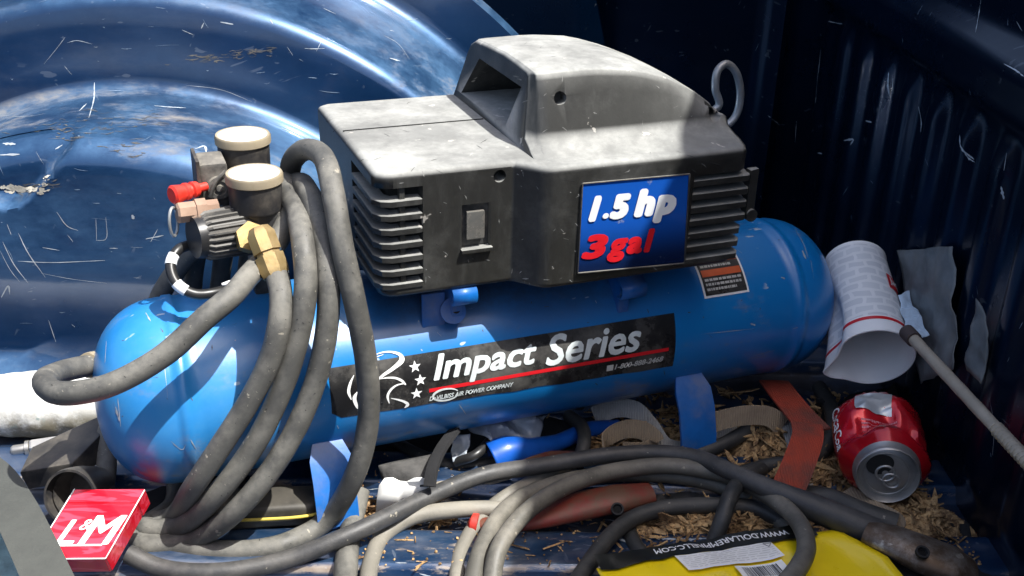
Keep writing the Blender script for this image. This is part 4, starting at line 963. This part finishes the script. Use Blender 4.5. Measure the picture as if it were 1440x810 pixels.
# ------------------------------------------------------------------ soda can
lc = Z(1247, 678, .046)+V((0, 0, .006)); bc = Z(1226, 575, .046); axc = (bc-lc).normalized(); CLN = .108
CR = .0335; side = axc.cross(V((0, 0, 1))).normalized(); upc = side.cross(axc)
CAN = empty('soda_can', (lc.x, lc.y, .005), 0, 'crushed red soda can lying on its side with its opened top facing out', 'can')
prc = [(.000, .0262), (.0015, .0275), (.003, .0270), (.005, .0268), (.011, .0285), (.020, .0335)]+[(.02+.004*i, .0352) for i in range(1, 18)]+[(.094, .0345), (.100, .030), (.106, .025), (.108, .0245)]
def cpt(d, r, a):
    x, z = r*math.cos(a), r*math.sin(a)
    # crush: wide and flat, a deep fold across the top
    k = sstep(.012, .03, d); x *= 1+.14*k; 
    if z > 0: z -= k*.45*z*math.exp(-((d-.046-.010*math.cos(x*90))/.017)**2); z -= .003*k*abs(noise.noise(V((x*70, d*90, 1))))*2
    z += .0014*k*noise.noise(V((x*45, d*50, 5))); x += .0014*k*noise.noise(V((z*45, d*50, 9)))
    if d < .006:
        t = (a+1.15)**2; x *= 1-.10*math.exp(-t/.03); z *= 1-.10*math.exp(-t/.03)
    return lc+axc*d+side*x+upc*z
rows = [[cpt(d, r, 2*math.pi*j/72) for j in range(72)] for d, r in prc]
g = G(); g.add(*grid(rows[4:], True, False)); world_child(g.mk('can_body', M['canred'], None, 40, False), CAN)
inr = [(.001, .0255), (.005, .0245), (.0065, .0235), (.0055, .022), (.0045, .015), (.0045, .001)]
rows2 = [[cpt(d, r, 2*math.pi*j/72) for j in range(72)] for d, r in [(x, y) for x, y in inr[::-1]]+prc[:5]]
g = G(); v, f = grid(rows2, True, False); g.add(v, f); lid = world_child(g.mk('can_lid', M['alu'], None, 60, False), CAN)
def lp(x, z, d): return lc+axc*d+side*x+upc*z
def disc(cx_, cz_, rx, rz, d, rot=0, n=28): return [lp(cx_+rx*math.cos(t)*math.cos(rot)-rz*math.sin(t)*math.sin(rot), cz_+rx*math.cos(t)*math.sin(rot)+rz*math.sin(t)*math.cos(rot), d) for t in [2*math.pi*k/n for k in range(n)]]
sgn = 1 if side.dot(RX) > 0 else -1
g = G(); g.add(disc(-.0075*sgn, .0088, .0118, .0095, .0030, .5*sgn), [tuple(range(28))]); world_child(g.mk('mouth_opening', M['dark'], None, 180, False), CAN)
def ringt(cx_, cz_, rx, rz, d, th, rot=0): return tube(disc(cx_, cz_, rx*1.25, rz*1.25, d, rot, 20), th, 8, 2, closed=True)
g = G(); g.add(*ringt(-.002*sgn, .001, .0062, .0058, .0025, .0012)); g.add(*ringt(.004*sgn, -.0055, .0058, .0050, .0025, .0012, -.6*sgn)); g.add(*lathe([(0, .003), (-.0012, .0026)], lp(-.002*sgn, .001, .0038), axc, 16)); world_child(g.mk('pull_tab', M['alu'], None, 60, False), CAN)
g = G(); g.add(*ringt(-.001*sgn, .000, .0150, .0165, .0042, .0007, .6)); world_child(g.mk('score_ring', M['alu'], None, 60, False), CAN)
def canpatch(d0, d1, a0, a1, off, n=10):
    return grid([[cpt(lin(d0, d1, i/n), .0352+off, lin(a0, a1, j/n)) for j in range(n+1)] for i in range(n+1)])
aL, aR = (math.pi*.70, math.pi*.44) if sgn > 0 else (math.pi*.30, math.pi*.56)
g = G(); g.add(*canpatch(.066, .088, aL, aR, .0010)); world_child(g.mk('silver_patch', M['foil'], None, 40, False), CAN)
aS = math.pi*.90 if sgn > 0 else math.pi*.10
v, f = textgeo('Coca-Cola', 0, 0, 1, 1, .01, .3, 3)
g = G(); g.add([cpt(lin(.092, .028, p.x), .0358+p.z, aS+(.32*(p.y-.5))*sgn*-1) for p in v], f); world_child(g.mk('lettering', M['white'], None, 180, False), CAN)
g = G()
for k in range(5):
    v, f = textgeo('|can%d' % k, 0, 0, 1, 1, .0, 0, 0); A0 = lin(aL, aR, .15 if k < 3 else .6); kk = k if k < 3 else k-3
    g.add([cpt(.060-.0035*kk-.0022*(1-p.y), .0357, A0+.42*p.x*(-sgn)) for p in v], f)
world_child(g.mk('small_print', simple('pink_print', (.6, .22, .25), .4), None, 180, False), CAN)

# ------------------------------------------------------------------ paper cup
cm, cbs = ad(1229, 502, 1.035), ad(1203, 374, 1.125); axu = (cbs-cm).normalized(); Lc = (cbs-cm).length+.004
CUP = empty('paper_cup', (cm.x, cm.y, .01), 0, 'white paper cup with grey brick print and red band, open mouth toward the camera', 'cup')
su = axu.cross(V((0, 0, 1))).normalized(); uu = su.cross(axu)
if su.dot(RX) < 0: su = -su
def cuppt(t, a, off=0):
    r = lin(.0370, .0305, t)+off; x, z = r*math.cos(a), r*math.sin(a); k = (1-t)
    z -= .0*k; dl = math.atan2(math.sin(a-3.75), math.cos(a-3.75))
    pull = math.exp(-(dl/.30)**2)*k**2.2*.013; x += math.cos(3.75)*pull; z += math.sin(3.75)*pull
    dn = math.exp(-((math.atan2(math.sin(a-3.05), math.cos(a-3.05)))/.35)**2)*math.exp(-((t-.30)/.28)**2)*.012; x += dn
    return cm+axu*(Lc*t)+su*x+uu*z
NA = 72
rows = [[cuppt(t, 2*math.pi*j/NA) for j in range(NA+1)] for t in [i/20 for i in range(3, 21)]]
v, f = grid(rows); uv = [(j/NA, lin(0, 1, i/17)) for i in range(18) for j in range(NA+1)]
g = G(); g.add(v, f, uv); world_child(g.mk('cup_wall', M['cupprint'], None, 60, False, True), CUP)
g = G(); g.add(*grid([[cuppt(t, 2*math.pi*j/NA, .0002) for j in range(NA+1)] for t in (0, .05, .12, .16)])); world_child(g.mk('rim_band', M['cupwhite'], None, 60, False), CUP)
g = G(); g.add(*grid([[cuppt(t, 2*math.pi*j/NA, .0005) for j in range(NA+1)] for t in (.115, .145)])); world_child(g.mk('red_band', M['redprint'], None, 60, False), CUP)
g = G(); g.add(*grid([[cuppt(t, 2*math.pi*j/NA, -.0006) for j in range(NA+1)] for t in [i/12 for i in range(0, 12)]+[.97]])); g.add([cuppt(.97, 2*math.pi*j/NA, -.0006) for j in range(NA)], [tuple(range(NA))]); world_child(g.mk('cup_inside', M['cupwhite'], None, 60, False), CUP)
g = G(); g.add(*tube([cuppt(0, 2*math.pi*j/24, 0) for j in range(24)], .0011, 8, 3, closed=True)); world_child(g.mk('rolled_lip', M['cupwhite'], None, 60, False), CUP)
g = G(); g.add(*grid([[cuppt(t, 2*math.pi*j/NA, o_) for j in range(NA)] for t, o_ in ((.97, 0), (1.0, .0008), (1.0, -.002), (.975, -.0025))], True)); g.add([cuppt(.985, 2*math.pi*j/NA, -.002) for j in range(NA)], [tuple(range(NA))]); world_child(g.mk('cup_base', M['cupwhite'], None, 60, False), CUP)
g = G(); g.add(*grid([[cuppt(lin(.52, .68, i/4), lin(.98, .35, j/6), .0006) for j in range(7)] for i in range(5)])); lg = world_child(g.mk('red_logo', M['redprint'], None, 60, False), CUP)
v, f = textgeo('Jack', 0, 0, 1, 1, .02, 0)
g = G(); g.add([cuppt(lin(.55, .65, p.y), lin(.93, .40, p.x), .0011+p.z) for p in v], f); world_child(g.mk('lettering', M['white'], None, 180, False), CUP)

# ------------------------------------------------------------------ rod, tissue
ra, rb = ad(1283, 475, .99), ad(1436, 640, .82); rd = (rb-ra).normalized(); RL = (rb-ra).length+.10
ROD = empty('metal_rod', ra, 0, 'pale pitted metal rod with a threaded end leaning against the dark bulkhead', 'rod')
g = G(); g.add(*tube([ra, ra+rd*RL*.5, ra+rd*RL], .0052, 14, 20, wob=.08)); world_child(g.mk('shaft', M['rod'], None, 60, False), ROD)
g = G(); L0 = (rb-ra).length
for k in range(16):
    p = ra+rd*(L0*.80+k*.0048); u_ = rd.cross(V((0, 0, 1))).normalized(); b_ = u_.cross(rd)
    g.add(*tube([p+(u_*math.cos(t)+b_*math.sin(t))*.0051+rd*(.0046*t/6.28) for t in [i*math.pi/5 for i in range(11)]], .0011, 6, 1, smooth=False))
world_child(g.mk('thread', M['rod'], None, 60, False), ROD)
g = G(); g.add(*tube([ra-rd*.012, ra+rd*.004], .0072, 14, 3)); world_child(g.mk('rubber_tip', M['rubbercap'], None, 60, False), ROD)
def crumple(name, quad, amp, seed, mat, label, cat, nx=14, ny=10, freq=38, th=.0008, grp=None, edge=.15):
    a, b, c, d = [V(p) for p in quad]; nn = (b-a).cross(d-a).normalized(); rows = []
    for i in range(ny+1):
        row = []
        for j in range(nx+1):
            u, v_ = j/nx, i/ny; p = a.lerp(b, u).lerp(d.lerp(c, u), v_)
            q = p*freq+V((seed, seed*2, 0)); h = abs(noise.noise(q))*1.2+noise.noise(q*2.3)*.5
            e = V((noise.noise(q*1.7+V((9, 0, 0))), noise.noise(q*1.7+V((0, 9, 0))), 0))*edge*amp*3
            row.append(p+nn*amp*h+e)
        rows.append(row)
    g = G(); g.add(*grid(rows)); o = g.mk(name, mat, None, 35); so = o.modifiers.new('s', 'SOLIDIFY'); so.thickness = th
    return tag(o, label, cat, grp)
crumple('paper_scrap', [ad(1262, 418, 1.06), ad(1280, 410, 1.07), ad(1306, 470, 1.0), ad(1282, 474, 1.0)], .008, 2, M['tissue'], 'crumpled pale blue tissue between the paper cup and the rod tip', 'tissue')

def ax_(px, py, x): return onplane(px, py, (x, 0, 0), (1, 0, 0))
M['palereflect'] = simple('pale_reflection_tone', (.15, .165, .17), .45, var=.3, sc=30, dust=.3)  # for added pale sheets that stand in for the cup's reflection in the ribs
crumple('reflection_stand_in', [ax_(1262, 352, WX-.016), ax_(1338, 346, WX-.016), ax_(1342, 520, WX-.018), ax_(1292, 540, WX-.018)], .006, 31, M['palereflect'], 'pale crumpled sheet standing in for the cup reflection in the dark ribs behind the rod', 'reflection stand-in', 16, 16, 30)
crumple('reflection_stand_in', [ax_(1372, 420, WX-.016), ax_(1392, 470, WX-.016), ax_(1380, 540, WX-.018), ax_(1356, 515, WX-.018)], .004, 33, M['palereflect'], 'small pale sliver standing in for a reflection in the ribs just right of the rod', 'reflection stand-in', 8, 10, 40)
# ------------------------------------------------------------------ yellow bag
YB_ = empty('packaging_bag', (.2, .62, .02), 0, 'yellow plastic bag with black header and upside-down white lettering at the bottom edge', 'bag')
A_ = Z(850, 785, .034); B_ = Z(1121, 743, .034); ub = (B_-A_); dn_ = V((ub.y, -ub.x, 0)).normalized()
def yb(u, t, h=0):
    # u along the top edge, t metres toward the camera; puffed height
    p = A_+ub*u+dn_*t; p.z = .034+.003*math.sin(min(1, max(0, (t-.004)/.06))*math.pi/2)+.0035*noise.noise(V((u*5, t*22, 2)))+.0015*noise.noise(V((u*14, t*60, 2)))
    p.z += h; return p
def ybp(px, py):   # parameters of a picked point on the bag
    p = Z(px, py, .037)-A_; return p.dot(ub)/ub.length_squared, p.dot(dn_)
tt = [0, .003, .006, .010, .015, .02, .03, .04, .055, .07, .09, .11, .13, .15]
def rightend(t): return 1.02+1.25*math.sin(min(1, t/.15)*1.3)*.42 if t > .004 else 1.0
rows = [[yb(lin(-.06, 1.17+.12*min(1, t/.05)**1.4, j/40), t) for j in range(41)] for t in tt[3:]]
g = G(); g.add(*grid(rows)); o = world_child(g.mk('yellow_panel', M['yellow'], None, 60, False), YB_); so = o.modifiers.new('s', 'SOLIDIFY'); so.thickness = .001
HB = (ybp(948, 786)[1]+ybp(1083, 764)[1])/2-.0004
rows = [[yb(lin(-.05, 1.06, j/40), t, .0026) for j in range(41)] for t in (-.002, .002, .005, HB*.6, HB*.9, HB)]
g = G(); g.add(*grid(rows)); o = world_child(g.mk('black_header', M['bagblack'], None, 60, False), YB_)
v, f = textgeo('WWW.DOLLAREMPIRELLC.COM', 0, 0, 1, 1, .012, 0)
g = G(); g.add([yb(lin(.925, .235, p.x), lin(HB*.20, HB*.62, p.y), .0034+p.z) for p in v], f); world_child(g.mk('lettering', M['white'], None, 180, False), YB_)
def ypatch(q, mat, name, h=.0012, n=8):
    pr_ = [ybp(*p) for p in q]; rows = []
    for i in range(n+1):
        rows.append([yb(*[lin(lin(pr_[0][k], pr_[1][k], j/n), lin(pr_[3][k], pr_[2][k], j/n), i/n) for k in (0, 1)], h) for j in range(n+1)])
    g = G(); g.add(*grid(rows)); return world_child(g.mk(name, mat, None, 60, False), YB_), pr_
o, pr_ = ypatch(((948, 786), (1083, 764), (1103, 785), (968, 807)), M['paper'], 'white_label', .0028)
g = G()
for k in range(7):
    v, f = textgeo('|row%d' % k, 0, 0, 1, 1, 0, 0)
    v0 = .12+k*.12
    pts = []
    for p in v:
        u, t = .97-.94*p.x, v0+.035*p.y; a = [lin(lin(pr_[0][m], pr_[1][m], u), lin(pr_[3][m], pr_[2][m], u), t) for m in (0, 1)]; pts.append(yb(*a, .0034))
    g.add(pts, f)
world_child(g.mk('small_print', M['greyprint'], None, 180, False), YB_)
g = G()
tri = [ybp(x, y) for x, y in ((1072, 768), (1084, 766), (1081, 772))]
for i in range(3): g.add(*tube([yb(*tri[i], .0034), yb(*tri[(i+1) % 3], .0034)], .0003, 5, 1, smooth=False))
world_child(g.mk('warning_triangle', M['dialmark'], None, 180, False), YB_)
o, pr_ = ypatch(((1032, 800), (1098, 790), (1118, 812), (1050, 824)), M['paper'], 'barcode_label', .0028)
g = G(); u = .12; rb_ = random.Random(4)
while u < .88:
    w_ = rb_.choice((.008, .012, .022)); 
    pts = []
    for a, b in ((u, .12), (u+w_, .12), (u+w_, .72), (u, .72)): pts.append(yb(*[lin(lin(pr_[0][m], pr_[1][m], a), lin(pr_[3][m], pr_[2][m], a), b) for m in (0, 1)], .0034))
    g.add(pts, [(0, 1, 2, 3)]); u += w_+rb_.choice((.010, .016, .026))
world_child(g.mk('barcode', M['dark'], None, 180, False), YB_)

# ------------------------------------------------------------------ odds and ends
# glove: grey fabric, black touch strap, white tag
GL = empty('work_glove', Z(575, 700, .0), 0, 'dark grey fabric glove with black wrist strap and white tag below the tank', 'glove')
def sheet(name, quad, mat, root, amp=.003, seed=1, nx=14, ny=10, th=.0012, bulge=0):
    a, b, c, d = [V(p) for p in quad]; nn = (b-a).cross(d-a).normalized(); nn = nn if nn.z > 0 else -nn; rows = []
    for i in range(ny+1):
        rows.append([(lambda p, u, v_: p+nn*(amp*noise.noise(p*30+V((seed, 0, 0)))+bulge*math.sin(u*math.pi)*math.sin(v_*math.pi)))(a.lerp(b, j/nx).lerp(d.lerp(c, j/nx), i/ny), j/nx, i/ny) for j in range(nx+1)])
    g = G(); g.add(*grid(rows)); o = g.mk(name, mat, None, 60, False); so = o.modifiers.new('s', 'SOLIDIFY'); so.thickness = th
    return world_child(o, root) if root else o
sheet('fabric', [Z(532, 655, .045), Z(606, 640, .05), Z(612, 686, .034), Z(540, 680, .034)], M['darkcloth'], GL, .004, 1, bulge=.008)
# tag with a wavy top
tg = [(528, 724), (530, 700), (533, 682), (541, 672), (552, 671), (562, 676), (572, 677), (582, 672), (593, 671), (603, 675), (607, 685), (610, 672), (612, 668), (612, 700), (600, 708), (560, 720)]
vs = [Z(x, y, .008+(724-y)*.0007+.002*math.sin(x*.12)) for x, y in tg]
g = G(); g.add(vs, [tuple(range(len(vs)))]); o = g.mk('white_tag', M['paper'], None, 180, False); bm = bmesh.new(); bm.from_mesh(o.data); bmesh.ops.triangulate(bm, faces=bm.faces); bm.to_mesh(o.data); bm.free()
so = o.modifiers.new('s', 'SOLIDIFY'); so.thickness = .0006; world_child(o, GL)
g = G(); g.add(*ribbon([Z(604, 684, .045), Z(608, 660, .055), Z(620, 632, .06), Z(640, 604, .062)], .010, (1, -.2, .3), .004)); world_child(g.mk('wrist_strap', M['blackcloth'], None, 60, False), GL)
crumple('plastic_film', [Z(655, 592, .05), Z(772, 578, .045), Z(760, 612, .03), Z(690, 632, .03)], .018, 3, M['film'], 'crumpled grey translucent plastic film hanging under the middle of the tank', 'plastic film', 22, 14, 26)
crumple('plastic_film', [Z(632, 618, .045), Z(662, 610, .045), Z(664, 645, .03), Z(640, 650, .025)], .012, 5, M['film'], 'small twist of grey plastic film right of the glove strap', 'plastic film')
crumple('paper_scrap', [Z(600, 680, .022), Z(715, 655, .022), Z(722, 670, .02), Z(606, 694, .02)], .005, 6, simple('dirty_paper', (.35, .31, .25), .9, var=.4, sc=50), 'dirty flattened paper strip behind the long grey cable', 'paper')
crumple('rag', [Z(1140, 560, .03), Z(1330, 520, .02), Z(1345, 600, .01), Z(1180, 610, .02)], .03, 8, M['blackcloth'], 'black rag bunched beneath the paper cup', 'rag', 20, 14, 18)
crumple('rag', [Z(500, 600, .012), Z(900, 560, .012), Z(900, 640, .008), Z(520, 668, .008)], .012, 11, M['blackcloth'], 'long black rag spread on the floor beneath the middle of the tank', 'rag', 30, 12, 18)
crumple('rag', [Z(150, 640, .012), Z(430, 640, .012), Z(430, 720, .006), Z(170, 720, .006)], .012, 14, M['blackcloth'], 'black rag under the left end of the tank, behind the red pack', 'rag', 24, 12, 18)
crumple('checked_cloth', [Z(-40, 700, .02), Z(30, 730, .022), Z(60, 840, .02), Z(-60, 840, .02)], .006, 21, M['teal'], 'pale teal cloth in the bottom left corner beneath the grey strap', 'cloth')
# dusty white roll along the foot of the wheel arch
p0, p1 = Z(-160, 572, .03), Z(215, 566, .03); rows = []
for i in range(61):
    p = p0.lerp(p1, i/60); r = .031+.0015*math.sin(i*.21)
    rows.append([p+V((0, math.cos(a)*r*(1+.05*noise.noise(V((i*.3, a*2, 0)))), math.sin(a)*r*(1+.07*noise.noise(V((i*.3, a*2, 4)))))) for a in [2*math.pi*k/28 for k in range(28)]])
g = G(); g.add(*grid(rows, True, True)); tag(g.mk('plastic_roll', M['dirtywhite'], None, 60), 'dusty white roll of plastic sheeting lying along the foot of the wheel arch', 'plastic roll')
crumple('rag', [Z(1195, 700, .012), Z(1345, 720, .010), Z(1420, 830, .012), Z(1180, 800, .012)], .016, 41, M['blackcloth'], 'black rag in the right corner beneath the tarnished clamp', 'rag', 20, 16, 22)
crumple('rag', [Z(930, 640, .006), Z(1110, 640, .006), Z(1110, 700, .006), Z(920, 705, .006)], .012, 43, M['darkcloth'], 'dark grey rag on the floor between the right blue foot and the orange strap', 'rag', 20, 12, 26)
cable([Z(1085, 700, .02), Z(1110, 740, .016), Z(1150, 775, .014), Z(1210, 800, .012), Z(1260, 830, .012)], .0072, M['cable'], 'black cable slipping under the right side of the yellow bag toward the corner')
cable([Z(700, 650, .01), Z(640, 655, .012), Z(590, 640, .014), Z(540, 612, .012)], .006, M['cable'], 'thin black cable behind the white glove tag')
strap('webbing_strap', [Z(1190, 690, .02), Z(1230, 715, .024), Z(1262, 735, .022), Z(1240, 752, .016)], .014, (1, -.5, .3), M['tan'], 'short tan webbing end just below the can')
cable([Z(740, 600, .02), Z(700, 610, .03), Z(668, 640, .03), Z(640, 650, .02)], .0045, M['thin'], 'thin black wire under the middle of the tank, left of the blue tube')
# hose coupler
CP = empty('hose_coupler', Z(50, 632, .01), 0, 'small silver hose coupler left of the black nozzle, below the white roll', 'coupler')
c0, c1 = Z(16, 634, .014), Z(84, 624, .016); d = (c1-c0); L_ = d.length
g = G(); g.add(*lathe([(0, .0035), (L_*.05, .005), (L_*.28, .005), (L_*.30, .0075), (L_*.38, .0075), (L_*.4, .006)], c0, d, 18)); world_child(g.mk('plug', M['steel'], None, 40, False), CP)
g = G(); g.add(*lathe([(L_*.4, .0078), (L_*.45, .0085), (L_*1.0, .0085), (L_*1.02, .006)], c0, d, 6)); world_child(g.mk('socket', M['steel'], None, 40, False), CP)
g = G(); g.add(*tube([Z(108, 612, .02), Z(138, 611, .02)], .003, 10, 2)); tag(g.mk('brass_tube', M['yellowtrim'], None, 60), 'short yellow tube end against the left end of the tank', 'tube')
# black nozzle tool: flared cup and flat body
NZ = empty('vacuum_nozzle', Z(95, 690, 0), 0, 'black plastic vacuum nozzle with a round open end beside the red pack', 'nozzle')
n0, n1 = Z(98, 700, .042), Z(98, 660, .038); d = n1-n0
g = G(); v, f = lathe([(.0, .0215), (.0, .0235), (.004, .0240), (.020, .0225), (.04, .018), (.041, .016), (.022, .0195), (.01, .0212)], n0, V((.15, .72, -.30)), 40)
g.add(v, f[:-2]); g.add(*lathe([(.03, .018), (.032, .001)], n0, V((.15, .72, -.30)), 24)); world_child(g.mk('round_mouth', M['black'], None, 40, False), NZ)
g = G(); g.add(*prism([(-.034, -.006), (-.028, .03), (.030, .046), (.036, .014), (.012, -.020)], -.008, .012, .002)); Mx = Matrix.Translation(Z(92, 655, .035)) @ Matrix.Rotation(.25, 4, 'Z') @ Matrix.Rotation(-.25, 4, 'Y')
g.v = [Mx @ p for p in g.v]; world_child(g.mk('flat_body', M['black'], None, 40, False), NZ)
# dusty shoe-like pad with yellow piping
PD = empty('rubber_pad', Z(385, 735, 0), 0, 'dusty rubber pad with yellow piping half hidden behind the hose coil', 'pad')
g = G(); Mx = Matrix.Translation(Z(385, 730, .012)) @ Matrix.Rotation(.12, 4, 'Z'); g.add(*prism([(-.05, -.014), (.03, -.014), (.042, -.008), (.044, .008), (.034, .018), (-.05, .02)], 0, .022, .005, 1, 3)); g.v = [Mx @ p for p in g.v]; world_child(g.mk('pad_body', M['shoe'], None, 50, False), PD)
g = G(); g.add(*tube([Mx @ V(q) for q in ((-.05, -.0155, .013), (.03, -.0155, .013), (.043, -.009, .013), (.0455, .008, .013), (.036, .019, .013))], .0014, 8)); world_child(g.mk('piping', M['yellowtrim'], None, 50, False), PD)

# wood chips on the floor at the right
g = G(); rc_ = random.Random(12)
areas = [((1035, 598), (1115, 590), (1150, 640), (1040, 640), 230), ((1060, 600), (1180, 600), (1200, 700), (1090, 700), 300), ((920, 725), (1100, 722), (1090, 760), (930, 762), 330), ((1170, 640), (1340, 690), (1345, 770), (1190, 720), 320), ((820, 600), (1000, 590), (1000, 650), (830, 650), 160), ((480, 700), (640, 728), (630, 742), (500, 735), 70), ((900, 560), (1420, 560), (1400, 800), (900, 790), 260)]
mds = [(Z(1088, 618, .01), .052, .040, .020), (Z(1150, 650, .01), .05, .05, .014), (Z(1015, 742, .01), .075, .022, .015), (Z(1285, 735, .01), .055, .045, .018), (Z(910, 620, .01), .06, .03, .012)]
def mound(p):
    h = -.01
    for c_, a_, b_, hh in mds:
        q = ((p.x-c_.x)/a_)**2+((p.y-c_.y)/b_)**2
        if q < 1.6: h = max(h, hh*(1-q)+.006*noise.noise(V((p.x*70, p.y*70, 0)))+.004*noise.noise(V((p.x*190, p.y*190, 3))))
    return h
for c_, a_, b_, hh in mds:
    n1 = 56; rr_ = [[V((c_.x+a_*1.1*(2*i/n1-1), c_.y+b_*1.1*(2*j/n1-1), 0)) for j in range(n1+1)] for i in range(n1+1)]
    for row in rr_:
        for q in row: q.z = mound(q)
    g.add(*grid(rr_))
for a, b, c, d, nn in areas:
    nn = int(nn*2.6)
    for k in range(nn):
        u, v_ = rc_.random(), rc_.random(); x = lin(lin(a[0], b[0], u), lin(d[0], c[0], u), v_); y = lin(lin(a[1], b[1], u), lin(d[1], c[1], u), v_)
        p = Z(x, y, 0)
        if p.x > WX-.03: continue
        p.z = max(floorz(p.y), mound(p))+.0005+abs(rc_.gauss(0, .003 if nn > 100 else .001)); s = rc_.uniform(.0008, .0040)*(1.8 if rc_.random() < .12 else 1) if nn > 100 else rc_.uniform(.001, .003)
        R_ = Matrix.Rotation(rc_.uniform(0, 6.28), 4, 'Z') @ Matrix.Rotation(rc_.gauss(0, .45), 4, 'X') @ Matrix.Rotation(rc_.gauss(0, .45), 4, 'Y')
        n_ = rc_.choice((4, 5, 6, 7)); top = []; ex_ = rc_.choice((rc_.uniform(.8, 2.4), rc_.uniform(3, 6)))
        for j in range(n_):
            t = 2*math.pi*j/n_; rr = s*rc_.uniform(.6, 1.15); top.append(V((rr*math.cos(t)*ex_, rr*math.sin(t)*.8, .0006+rc_.uniform(-.0008, .0022))))
        vs = [p+(R_ @ q) for q in top]+[p+(R_ @ (q-V((0, 0, .0011)))) for q in top]
        g.add(vs, [tuple(range(n_)), tuple(range(n_, 2*n_))[::-1]]+[(j, (j+1) % n_, n_+(j+1) % n_, n_+j) for j in range(n_)])
o = g.mk('wood_chips', M['chip'], None, 20); tag(o, 'broken pale brown wood chips scattered among the cables and the can', 'wood chips', None, 'stuff')

g = G()
for k in range(3600):
    p = Z(rc_.choice((rc_.uniform(480, 900), rc_.uniform(880, 1380), rc_.uniform(880, 1380), rc_.uniform(880, 1380), rc_.uniform(880, 1380), rc_.uniform(880, 1380))), rc_.uniform(590, 812), 0)
    if p.x > WX-.02: continue
    p.z = max(floorz(p.y), mound(p))+.0004; s_ = rc_.uniform(.0003, .0012); a = rc_.uniform(0, 6.28); l = rc_.choice((1, 1, 1, rc_.uniform(4, 14)))
    u_ = V((math.cos(a), math.sin(a), rc_.gauss(0, .15)))*s_*l; w_ = V((-math.sin(a), math.cos(a), 0))*s_; h_ = V((0, 0, s_*1.2))
    g.add([p-u_-w_, p+u_-w_, p+u_*.8+w_, p-u_+w_, p-u_*.6+h_, p+u_*.7+h_], [(0, 1, 5, 4), (1, 2, 5), (2, 3, 4, 5), (3, 0, 4)])
o = g.mk('grit', M['chip'], None, 20); tag(o, 'fine grit, straw and sawdust strewn over the bed floor', 'grit', None, 'stuff')
# wear marks on the hose, the cables and the motor cover
def wear(obj, parent, n, xr, yr, mats, name, lo=.0003, hi=.0012, ang=None, L0=2, L1=10, off=.00025):
    T = BVHTree.FromPolygons([obj.matrix_world @ v.co for v in obj.data.vertices], [tuple(p.vertices) for p in obj.data.polygons])
    gg = G()
    for k in range(n):
        x, y = rsc.uniform(*xr), rsc.uniform(*yr); a = ang() if ang else rsc.uniform(0, 3.14); L_ = rsc.uniform(L0, L1)
        scrape(gg, T, [(x, y), (x+L_*.5*math.cos(a)+rsc.gauss(0, .5), y+L_*.5*math.sin(a)), (x+L_*math.cos(a), y+L_*math.sin(a))], rsc.uniform(lo, hi)*1.5, 3, .5, off)
    if not gg.v: return
    inv = parent.matrix_world.inverted(); gg.v = [inv @ p for p in gg.v]
    o = gg.mk(name, M[mats], parent, 180, False); o['kind'] = 'stuff'
bpy.context.view_layer.update()
M['hosewear'] = simple('pale_rub_marks', (.19, .18, .152), .9, var=.3, sc=80)
M['hosedark'] = simple('dark_rub_marks', (.03, .03, .028), .8)
wear(ho, ho, 700, (50, 540), (200, 790), 'hosewear', 'rub_marks', .0002, .0008, None, .6, 3.5)
wear(ho, ho, 420, (50, 540), (200, 790), 'hosedark', 'dark_marks', .0002, .0008, None, .6, 4)
M['coverwear'] = simple('pale_plastic_scuffs', (.19, .19, .18), .8, var=.3, sc=80)
wear(cover, AC, 120, (440, 1060), (140, 410), 'coverwear', 'cover_scuffs', .0002, .0009, lambda: rsc.gauss(.6, .8), 1, 9, .0002)
wear(hmp, AC, 60, (640, 1040), (50, 230), 'coverwear', 'handle_scuffs', .0002, .0009, lambda: rsc.gauss(.2, .8), 1, 9, .0002)
wear(cover, AC, 120, (440, 1060), (140, 410), 'hosedark', 'cover_marks', .0002, .0008, lambda: rsc.gauss(.1, .5), 2, 16, .0002)
